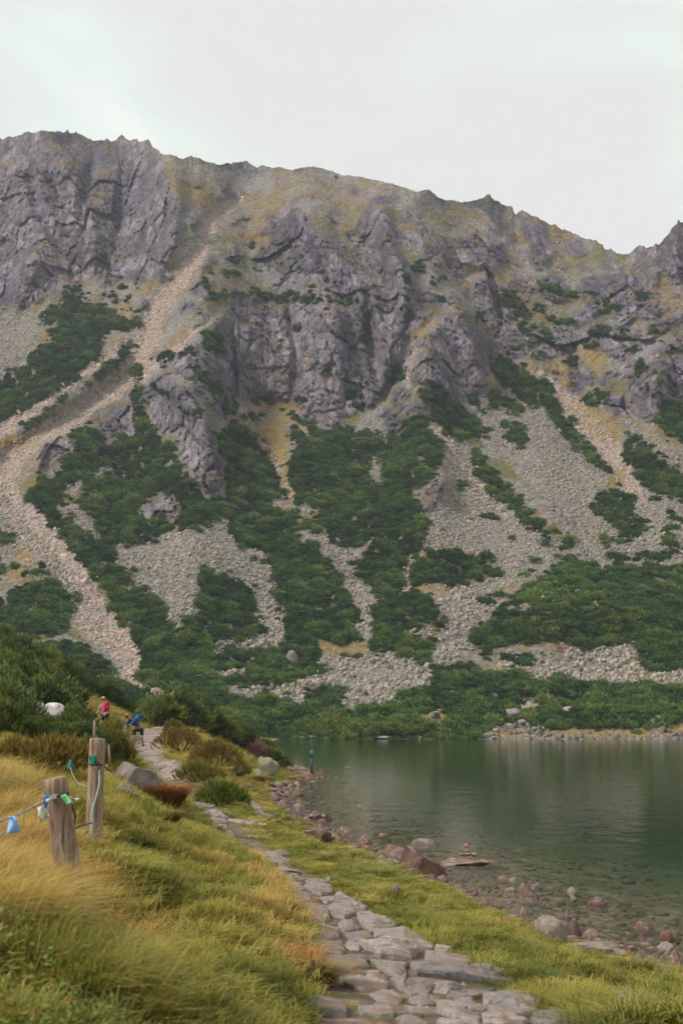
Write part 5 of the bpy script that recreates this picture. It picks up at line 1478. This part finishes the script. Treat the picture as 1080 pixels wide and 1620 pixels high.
for k_, (a_, b_, w_, h_, st_, lb_) in enumerate([(388, 1438, 70, 30, RU, 'russet tussock on the turf edge above the narrow part of the path'), (352, 1492, 74, 26, OL, 'dull brown tussock in the middle of the left turf'), (275, 1432, 60, 16, RU, 'low russet patch of grass between the leaning post and the path'),
        (330, 1318, 60, 18, OL, 'straw tussock where the path narrows below the rust-red tussock'), (205, 1330, 66, 18, OL, 'straw tussock right of the slimmer post'), (455, 1492, 50, 40, RU, 'dark russet tussock leaning over the path stones'), (420, 1400, 44, 26, RU, 'small russet tussock on the bank beside the narrow path'), (260, 1560, 90, 26, OG, 'dark olive tussock low on the left turf')]):
    shrub(a_, b_, w_, h_, st_, lb_, 1030 + k_ * 3, 260, .12, .0024, 9, 'tussock', 'tussock', 0.35)
shrub(400, 1240, 40, 22, OL, 'tawny tussock among the boulders of the lake point', 1019, 260, .2, .01, 9, 'tussock', 'tussock')

# ------------------------------------------------------------------ posts, cord and ribbons
def tube(name, pts, rad, mat, parent=None, n=7, jitter=0.0, cap=True, seed=0):
    r = np.random.default_rng(seed)
    pts = [np.asarray(p, float) for p in pts]
    V_, F_ = [], []
    for i, p in enumerate(pts):
        t = pts[min(i + 1, len(pts) - 1)] - pts[max(i - 1, 0)]; t /= np.linalg.norm(t)
        a = np.cross(t, (0.13, 0.97, 0.21)); a /= np.linalg.norm(a); b = np.cross(t, a)
        rd = rad[i] if isinstance(rad, (list, tuple)) else rad
        for k in range(n):
            th = 6.28318 * k / n
            V_.append(p + (a * math.cos(th) + b * math.sin(th)) * rd * (1 + jitter * r.normal()))
    for i in range(len(pts) - 1):
        for k in range(n):
            F_.append((i * n + k, i * n + (k + 1) % n, (i + 1) * n + (k + 1) % n, (i + 1) * n + k))
    if cap:
        F_.append(tuple(range(n))[::-1]); F_.append(tuple(len(pts) * n - n + k for k in range(n)))
    me_ = bpy.data.meshes.new(name); me_.from_pydata([tuple(v_) for v_ in V_], [], F_)
    for p_ in me_.polygons: p_.use_smooth = len(p_.vertices) == 4
    me_.update()
    return link(name, me_, mat, parent)


def post(base, top, rad, label, seed, split=False, nrow=26, nseg=22):
    base = np.asarray(base, float); top = np.asarray(top, float)
    ax = top - base; H_ = np.linalg.norm(ax); t = ax / H_
    a = np.cross(t, (0, 1, 0)); a /= np.linalg.norm(a); b = np.cross(a, t)
    root = empty('wooden_post', tuple(base)); tag(root, label, 'post')
    V_, F_ = [], []
    rows = list(np.linspace(-0.25, H_ - 0.008, nrow)) + [H_]
    for i, h in enumerate(rows):
        for k in range(nseg):
            th = 6.28318 * k / nseg
            rd = rad * (1 + 0.05 * fbm(np.cos(th) * 1.5 + seed, np.sin(th) * 1.5, h * 1.3, 2)) * (1.06 - 0.08 * h / H_)
            if i == len(rows) - 1: rd *= 0.9
            if split:                                    # drying crack in the lower half
                da = abs(((th - 5.0 + math.pi) % 6.28318) - math.pi)
                rd *= 1 - 0.5 * math.exp(-(da / 0.20) ** 2) * float(sstep(0.72 * H_, 0.3 * H_, h))
            V_.append(tuple(t * h + a * math.cos(th) * rd + b * math.sin(th) * rd))
    for i in range(len(rows) - 1):
        for k in range(nseg):
            F_.append((i * nseg + k, i * nseg + (k + 1) % nseg, (i + 1) * nseg + (k + 1) % nseg, (i + 1) * nseg + k))
    me_ = bpy.data.meshes.new('shaft'); me_.from_pydata(V_, [], F_)
    for p_ in me_.polygons: p_.use_smooth = True
    link('shaft', me_, M['wood'], root)
    n0 = (len(rows) - 1) * nseg
    me_ = bpy.data.meshes.new('sawn_top')
    tv = [tuple(np.array(V_[n0 + k])) for k in range(nseg)] + [tuple(t * (H_ + 0.004))]
    me_.from_pydata(tv, [], [(k, (k + 1) % nseg, nseg) for k in range(nseg)])
    link('sawn_top', me_, M['wood'], root)
    return root, t, a, b


d1, d2 = 6.45, 9.9
pb, ptop = unproj(122, 1462, d1), unproj(86, 1231, d1 - 0.05)
post(pb, ptop, 19.5 / F * d1, 'thick leaning wooden post in golden grass with blue and white ribbons', 3, True)
pb2, pt2 = unproj(147, 1342, d2), unproj(155, 1168, d2)
post(pb2, pt2, 12.5 / F * d2, 'slimmer upright wooden post wound with a dark green band', 8)
for (a0, b0, a1, b1, dd_, w, lab) in [(174, 1200, 173, 1178, 24, 2.0, 'thin pale stake just right of the slimmer post'), (149, 1163, 150, 1140, 27, 2.4, 'thin pale stake showing above the slimmer post')]:
    q0, q1 = unproj(a0, b0 + 14, dd_), unproj(a1, b1, dd_)
    o = tube('stake', [q0 * 0 + (q0 - q0), (q1 - q0) * 0.5, q1 - q0], [w / F * dd_, w / F * dd_ * .95, w / F * dd_ * .8], M['wood'], None, 8)
    o.location = tuple(q0); tag(o, lab, 'stake')


def U(px, py, d): return unproj(px, py, d)


def wire(name, pix, rad, mat, label, cat='cord', seed=0):
    P = np.array([U(*p) for p in pix])
    pts = []
    for i in range(len(P) - 1):
        for t in np.linspace(0, 1, 7)[:-1]: pts.append(P[i] * (1 - t) + P[i + 1] * t)
    pts.append(P[-1]); pts = np.array(pts)
    for _ in range(2): pts[1:-1] = (pts[:-2] + 2 * pts[1:-1] + pts[2:]) / 4
    o0 = pts[0].copy()
    o = tube(name, pts - o0, rad, mat, None, 6, 0.08, True, seed); o.location = tuple(o0)
    return tag(o, label, cat)


df = d1 - 0.16
wire('rope', [(-60, 1306, 5.6), (-20, 1305, 5.8), (20, 1293, 6.0), (50, 1278, df), (70, 1267, df), (84, 1259, df), (100, 1257, df), (110, 1262, df + .1)], .0045, M['rope'], 'grey rope sagging from the left edge to the leaning post', seed=1)
wire('rope', [(76, 1259, df + .1), (86, 1262, df - .01), (98, 1257, df - .01), (108, 1255, df + .1)], .007, M['rope_dark'], 'dark cord wound round the top of the leaning post', seed=2)
wire('rope', [(108, 1258, df + .1), (114, 1275, 6.8), (120, 1292, 7.2), (117, 1312, 7.6), (128, 1306, 8.2), (146, 1302, 9.6)], .005, M['rope_dark'], 'dark cord hanging between the two posts', seed=3)
wire('rope', [(140, 1208, d2 - .06), (150, 1211, d2 - .18), (160, 1209, d2 - .12), (166, 1213, d2 + .2), (178, 1222, 12)], .006, M['rope_dark'], 'dark cord tied round the slimmer post under its green band', seed=4)
wire('rope', [(157, 1218, d2 - .14), (158, 1240, d2 - .15), (152, 1262, d2 - .15), (146, 1282, d2 - .15), (144, 1325, d2 - .15)], .006, mat_plain('mint_tape', (0.22, 0.38, 0.30), .6, (0.45, 0.5, 0.46), 60), 'pale mint tape running down the front of the slimmer post', 'tape', 5)
wire('rope', [(112, 1202, 11), (111, 1213, 10.9), (116, 1228, 10.7), (124, 1240, 10.4), (140, 1245, 10.1)], .003, M['rope'], 'thin pale cord from the teal scrap to the slimmer post', seed=6)


def ribbon(corners, d, col, label, seed, bend=0.02, name='ribbon'):
    """small strip of cloth: top-left, top-right, bottom-right, bottom-left in photo pixels"""
    m = mat_plain(name + '_cloth', col, 0.75, tuple(c * .72 for c in col), 40, 0.2)
    P = np.array([U(a, b, d) for a, b in corners])
    c = P.mean(0); N_ = 6
    V_, F_ = [], []
    for side in (0, 1):
        for j in range(N_ + 1):
            v_ = j / N_
            for i in range(N_ + 1):
                u = i / N_
                q = (P[0] * (1 - u) + P[1] * u) * (1 - v_) + (P[3] * (1 - u) + P[2] * u) * v_
                q = q + np.array([0, bend * math.sin(u * 4 + v_ * 3 + seed) * (0.3 + v_) + 0.0016 * side, 0])
                V_.append(tuple(q - c))
    W_ = N_ + 1; B = W_ * W_
    for j in range(N_):
        for i in range(N_):
            k = j * W_ + i
            F_.append((k, k + 1, k + W_ + 1, k + W_)); F_.append((B + k, B + k + W_, B + k + W_ + 1, B + k + 1))
    rim = [i for i in range(W_)] + [j * W_ + N_ for j in range(1, W_)] + [N_ * W_ + i for i in range(N_ - 1, -1, -1)] + [j * W_ for j in range(N_ - 1, 0, -1)]
    for a, b in zip(rim, rim[1:] + rim[:1]): F_.append((a, B + a, B + b, b))
    me_ = bpy.data.meshes.new(name); me_.from_pydata(V_, [], F_)
    for p_ in me_.polygons: p_.use_smooth = True
    return tag(link(name, me_, m, None, tuple(c)), label, 'ribbon')


ribbon([(14, 1291), (27, 1292), (31, 1317), (12, 1319)], 6.0, (0.22, 0.42, 0.72), 'light blue ribbon hanging from the rope near the left edge', 1)
ribbon([(-4, 1316), (1, 1317), (4, 1324), (-4, 1326)], 5.8, (0.62, 0.60, 0.50), 'cream scrap of ribbon cut by the left picture edge', 2)
ribbon([(60, 1278), (70, 1274), (79, 1292), (65, 1299)], df - .02, (0.66, 0.63, 0.57), 'white ribbon hanging left of the leaning post', 3)
ribbon([(69, 1258), (80, 1258), (77, 1280), (71, 1279)], df - .03, (0.10, 0.26, 0.55), 'dark blue ribbon tied to the leaning post', 4, .01)
ribbon([(96, 1259), (104, 1256), (116, 1269), (106, 1275)], df - .04, (0.25, 0.62, 0.30), 'bright green ribbon on the front of the leaning post', 5, .01)
ribbon([(106, 1257), (112, 1262), (127, 1263), (120, 1269)], df + .05, (0.68, 0.66, 0.6), 'white knotted ribbon end right of the leaning post', 6, .01)
ribbon([(72, 1265), (88, 1259), (90, 1262), (74, 1270)], df - .05, (0.6, 0.6, 0.58), 'narrow white strip wound round the leaning post', 9, .004)
ribbon([(141, 1196), (152, 1195), (156, 1211), (142, 1212)], d2 - .16, (0.012, 0.13, 0.075), 'dark green band on the left side of the slimmer post', 7, .01, 'band')
ribbon([(110, 1203), (113, 1202), (117, 1217), (107, 1218)], 10.9, (0.03, 0.24, 0.20), 'small teal scrap of ribbon between the shrub and the slimmer post', 8, .02)

# marker pole in the lake
q = on_plane(493, 1229)
q = np.asarray(q).reshape(3); m_ = q[1] / F
mp = empty('marker_pole', tuple(q)); tag(mp, 'dark green marker pole standing in the lake by the point', 'pole')
bedz = float(ground(q[0], q[1]))
tube('shaft', [(0, 0, min(bedz, -.3) - .2), (0, 0, 15 * m_), (0, 0, 30 * m_)], [2.1 * m_] * 3, mat_plain('pole_paint', (0.03, 0.05, 0.042), .5, (0.02, 0.03, 0.028), 6), mp, 12)
tube('cap', [(0, 0, 30 * m_), (0, 0, 40 * m_), (0, 0, 41 * m_)], [2.5 * m_, 2.5 * m_, 1.2 * m_], mat_plain('cap_paint', (0.03, 0.19, 0.15), .5), mp, 12)
tube('collar', [(0, 0, 33 * m_), (0, 0, 35 * m_)], [3.2 * m_] * 2, mat_plain('collar_paint', (0.02, 0.06, 0.05), .5), mp, 12)

# ------------------------------------------------------------------ the two walkers
def skin_mesh(name, joints, edges, root=0, sub=2):
    me_ = bpy.data.meshes.new(name)
    me_.from_pydata([j[0] for j in joints], edges, [])
    o = bpy.data.objects.new(name + '_tmp', me_); C.objects.link(o)
    md = o.modifiers.new('skin', 'SKIN'); md.use_smooth_shade = True
    sv = me_.skin_vertices[0].data
    for i, j in enumerate(joints):
        sv[i].radius = j[1] if isinstance(j[1], tuple) else (j[1], j[1]); sv[i].use_root = i == root
    m2 = o.modifiers.new('sub', 'SUBSURF'); m2.levels = sub; m2.render_levels = sub
    dg = bpy.context.evaluated_depsgraph_get()
    out = bpy.data.meshes.new_from_object(o.evaluated_get(dg))
    bpy.data.objects.remove(o)
    out.name = name
    return out


def hand(J, E, wrist, d, side, r=.0085):
    """palm and five curled fingers continuing from the wrist joint"""
    d = Vector(d).normalized(); s = d.cross(Vector((0.2, 1, 0.1))).normalized() * side
    w = Vector(J[wrist][0])
    J.append((tuple(w + d * .07), (.030, .020))); palm = len(J) - 1; E.append((wrist, palm))
    for k, (o_, l) in enumerate([(-.028, .066), (-.010, .078), (.010, .074), (.027, .058)]):
        a = w + d * .10 + s * o_; b = a + d * l * .6 + Vector((0, 0, -.01)); c = b + d * l * .45 + s * -.01 + Vector((0, -.012, -.008))
        J.append((tuple(a), r)); J.append((tuple(b), r * .95)); J.append((tuple(c), r * .8)); n_ = len(J)
        E += [(palm, n_ - 3), (n_ - 3, n_ - 2), (n_ - 2, n_ - 1)]
    a = w + d * .045 + s * -.045; b = a + d * .05 + s * -.012
    J.append((tuple(a), r * 1.1)); J.append((tuple(b), r)); E += [(wrist, len(J) - 2), (len(J) - 2, len(J) - 1)]


SKIN = mat_plain('skin', (0.42, 0.22, 0.15), .55, (0.34, 0.17, 0.11), 8)


def ball(name, c, rx, ry, rz, mat, parent, sub=3, fn=None):
    vv, ff = ico(sub); vv = vv * np.array([rx, ry, rz])
    if fn: vv = fn(vv)
    return link(name, mesh_np(name, vv, ff, True), mat, parent, c)


def person(loc, rz, spec, label):
    root = empty('person', loc, rz); tag(root, label, 'person')
    J, E = spec['J'], spec['E']
    for wr, d, sd in spec['hands']: hand(J, E, wr, d, sd)
    link('body', skin_mesh('body', J, E, 0), SKIN, root)
    for nm, jj, ee, mat in spec['clothes']:
        link(nm, skin_mesh(nm, jj, ee, 0), mat, root)
    return root


def head_bits(root, c, face, hat, hair_mat, hat_mat):
    """nose, eyes, mouth, ears, hair and hat round head centre c looking along face"""
    f = Vector(face).normalized(); up = Vector((0, 0, 1)); s = f.cross(up).normalized(); up = s.cross(f)
    c = Vector(c)
    dark = mat_plain('eye', (0.03, 0.02, 0.015), .3)
    ball('nose', tuple(c + f * .108 - up * .015), .014, .014, .02, SKIN, root, 1)
    for k in (-1, 1):
        ball('eye', tuple(c + f * .092 + s * .034 * k + up * .015), .012, .012, .008, dark, root, 1)
        ball('ear', tuple(c + s * .08 * k), .014, .022, .03, SKIN, root, 1)
    ball('mouth', tuple(c + f * .094 - up * .052), .022, .01, .006, mat_plain('lips', (0.3, 0.1, 0.08), .5), root, 1)
    ball('hair', tuple(c - f * .022 + up * .02), .088, .098, .105, hair_mat, root, 3)
    hb = ball('hat', tuple(c + up * .045), .098, .108, .088, hat_mat, root, 3, lambda v_: np.where(v_[:, 2:] < -.01, v_ * np.array([1.0, 1.0, 0.2]), v_))
    br = ball('brim', (0, 0, 0), .085, .06, .010, hat_mat, hb, 2)
    br.location = tuple(f * .11 + up * .0)
    br.rotation_euler = (0, 0, math.atan2(f.y, f.x) + math.pi / 2)


BLUE = mat_plain('navy_jacket', (0.022, 0.075, 0.20), .8, (0.014, 0.045, 0.12), 9)
TEAL = mat_plain('teal_sleeve', (0.025, 0.09, 0.12), .8, (0.015, 0.05, 0.075), 9)
SHORT = mat_plain('dark_shorts', (0.02, 0.035, 0.05), .85)
BOOT = mat_plain('dark_boots', (0.02, 0.018, 0.018), .7)
PINK = mat_plain('pink_shirt', (0.55, 0.07, 0.13), .8, (0.40, 0.05, 0.10), 9)
REDB = mat_plain('red_backpack', (0.50, 0.03, 0.04), .7, (0.33, 0.02, 0.03), 9)
WHITE = mat_plain('white_cloth', (0.62, 0.6, 0.62), .8)
LAV = mat_plain('lavender_sleeve', (0.40, 0.38, 0.55), .8)
# man bending forward on the path
qm = hit(217, 1184)
Jm = [((.06, .05, .86), (.15, .12)), ((-.06, .0, 1.04), (.15, .12)), ((-.20, -.06, 1.20), (.17, .12)), ((-.30, -.10, 1.27), .06), ((-.36, -.13, 1.30), .055), ((-.43, -.17, 1.335), (.085, .095)), ((-.46, -.19, 1.40), (.075, .085)),
      ((-.13, .0, .78), .085), ((-.16, -.06, .45), .058), ((-.14, .06, .10), .04), ((-.16, .0, .04), .045), ((-.20, -.13, .03), .035),
      ((.18, .08, .78), .085), ((.20, .0, .46), .058), ((.26, .12, .10), .04), ((.26, .06, .04), .045), ((.24, -.08, .03), .035),
      ((-.34, .06, 1.22), .055), ((-.50, .04, 1.0), .043), ((-.52, -.12, .80), .03),
      ((-.12, -.24, 1.20), .055), ((-.26, -.36, 1.0), .043), ((-.42, -.38, .92), .03)]
Em = [(0, 1), (1, 2), (2, 3), (3, 4), (4, 5), (5, 6), (0, 7), (7, 8), (8, 9), (9, 10), (10, 11), (0, 12), (12, 13), (13, 14), (14, 15), (15, 16), (2, 17), (17, 18), (18, 19), (2, 20), (20, 21), (21, 22)]
g = lambda L_, f=1.0, a=.0: [((Jm[i][0]), tuple((x_ * f + a) for x_ in (Jm[i][1] if isinstance(Jm[i][1], tuple) else (Jm[i][1],) * 2))) for i in L_]
man = person((qm[0], qm[1], qm[2] + .02), 0.0, dict(J=list(Jm), E=list(Em), hands=[(19, (-.1, -.4, -1), 1), (22, (-1, -.2, -.6), -1)], clothes=[
    ('jacket', g([0, 1, 2, 3, 17, 18, 20, 21], 1.08, .014), [(0, 1), (1, 2), (2, 3), (2, 4), (4, 5), (2, 6), (6, 7)], BLUE),
    ('sleeve', g([18, 19], 1.1, .012), [(0, 1)], TEAL), ('sleeve', g([21, 22], 1.1, .012), [(0, 1)], TEAL),
    ('shorts', [((.06, .05, .88), (.165, .135)), ((-.13, .0, .78), .105), ((-.155, -.04, .52), .09), ((.18, .08, .78), .105), ((.20, .02, .52), .09)], [(0, 1), (1, 2), (0, 3), (3, 4)], SHORT),
    ('boot', [((-.145, .04, .16), .055), ((-.16, .0, .05), .058), ((-.21, -.15, .04), .048)], [(0, 1), (1, 2)], BOOT), ('boot', [((.26, .1, .16), .055), ((.26, .06, .05), .058), ((.24, -.1, .04), .048)], [(0, 1), (1, 2)], BOOT)]),
    'person in a navy jacket and dark shorts bending forward on the stone path')
head_bits(man, (-.45, -.18, 1.375), (-.6, -.75, -.35), True, mat_plain('brown_hair', (.07, .045, .03), .8), mat_plain('dusty_pink_cap', (.34, .20, .20), .85))
man.scale = (1.0, 1.0, 1.0)


def backpack(loc, rot, mat, label, s=1.0):
    root = empty('backpack', loc); root.rotation_euler = rot; root.scale = (s, s, s); tag(root, label, 'backpack')
    def boxy(v_):
        n_ = np.sign(v_) * np.abs(v_ / np.array([.16, .12, .25])) ** 0.55 * np.array([.16, .12, .25]); return n_
    ball('bag', (0, 0, 0), .16, .12, .25, mat, root, 3, boxy)
    ball('pocket', (0, .12, -.07), .11, .05, .11, mat, root, 2)
    ball('lid', (0, .0, .22), .15, .12, .07, mat, root, 2)
    for k in (-1, 1):
        tube('strap', [(.1 * k, -.1, .2), (.1 * k, -.26, .16), (.1 * k, -.30, -.02), (.1 * k, -.12, -.18)], .018, M['rope_dark'], root, 6)
    return root


backpack((qm[0] - .03, qm[1] + .02, qm[2] + 1.30), (math.radians(-48), math.radians(12), math.radians(-55)), mat_plain('blue_backpack', (0.025, 0.09, 0.26), .75, (0.015, 0.05, 0.15), 9), 'blue backpack on the back of the bending walker', 0.95)
# second walker, seen to the hips above the shrubs
qw = unproj(166, 1164, 69.0)
zw = float(ground(qw[0], qw[1]))
zw = max(zw, qw[2]) if abs(zw - qw[2]) < .35 else zw
Jw = [((0, 0, .92), (.15, .11)), ((-.02, 0, 1.12), (.13, .10)), ((-.05, -.02, 1.32), (.15, .10)), ((-.07, -.03, 1.44), .055), ((-.08, -.04, 1.50), .05), ((-.09, -.05, 1.58), (.08, .09)), ((-.09, -.05, 1.65), (.07, .08)),
      ((-.09, .0, .84), .08), ((-.12, -.1, .48), .055), ((-.1, .02, .1), .038), ((-.1, -.02, .04), .042), ((-.12, -.15, .03), .034), ((.1, .02, .84), .08), ((.12, .04, .48), .055), ((.13, .2, .12), .038), ((.13, .17, .05), .042), ((.12, .05, .03), .034),
      ((-.22, -.02, 1.36), .05), ((-.34, -.05, 1.12), .04), ((-.30, -.24, .98), .028), ((.12, -.02, 1.36), .05), ((.2, .04, 1.1), .04), ((.16, -.14, .94), .028)]
gw = lambda L_, f=1.0, a=.0: [((Jw[i][0]), tuple((x_ * f + a) for x_ in (Jw[i][1] if isinstance(Jw[i][1], tuple) else (Jw[i][1],) * 2))) for i in L_]
wo = person((qw[0], qw[1], zw), -0.5, dict(J=list(Jw), E=list(Em), hands=[(19, (.2, -1, -.6), 1), (22, (-.2, -1, -.6), -1)], clothes=[
    ('shirt', gw([0, 1, 2, 3, 17, 20], 1.06, .014), [(0, 1), (1, 2), (2, 3), (2, 4), (2, 5)], PINK), ('sleeve', gw([17, 18], 1.1, .012), [(0, 1)], LAV), ('sleeve', gw([20, 21], 1.1, .012), [(0, 1)], PINK),
    ('waist_jacket', [((0, 0, 1.0), (.185, .145)), ((0, 0, .90), (.19, .15))], [(0, 1)], WHITE),
    ('shorts', [((0, 0, .92), (.165, .13)), ((-.09, 0, .84), .10), ((-.115, -.06, .56), .085), ((.1, .02, .84), .10), ((.115, .03, .56), .085)], [(0, 1), (1, 2), (0, 3), (3, 4)], SHORT),
    ('boot', [((-.1, .01, .14), .05), ((-.1, -.02, .05), .052), ((-.12, -.16, .04), .044)], [(0, 1), (1, 2)], BOOT), ('boot', [((.13, .19, .15), .05), ((.13, .17, .05), .052), ((.12, .04, .04), .044)], [(0, 1), (1, 2)], BOOT)]),
    'person in a pink shirt partly hidden behind the olive-gold shrub')
head_bits(wo, (-.09, -.05, 1.62), (-.8, -.5, -.2), True, mat_plain('fair_hair', (.30, .2, .1), .8), mat_plain('pale_cap', (.5, .42, .36), .85))
backpack((qw[0] + .09, qw[1] - .12, zw + 1.27), (math.radians(-6), 0, math.radians(-150)), REDB, 'red backpack carried by the walker in pink', 0.85)

# ------------------------------------------------------------------ mountain air
bm = bmesh.new(); bmesh.ops.create_cube(bm, size=1.0)
zmax = float(VV[..., 2].max()) + 12
ymax = float(VV[..., 1].max()) + 15; xm = float(np.abs(VV[..., 0]).max()) + 15
for v_ in bm.verts:
    v_.co = Vector((v_.co.x * 2 * xm, -14 + (ymax + 14) * (v_.co.y + .5), -17.5 + (zmax + 17.5) * (v_.co.z + .5)))
me = bpy.data.meshes.new('haze'); bm.to_mesh(me); bm.free()
hz_m = NT('mountain_air')
pv = hz_m.n('VolumePrincipled')
pv.inputs['Color'].default_value = (0.80, 0.87, 1.0, 1)
pv.inputs['Density'].default_value = 0.00017
pv.inputs['Anisotropy'].default_value = 0.2
hz_m.put(hz_m.out.inputs['Volume'], pv.outputs[0])
tag(link('haze', me, hz_m.m), 'thin bluish mountain air', 'haze', kind='stuff')
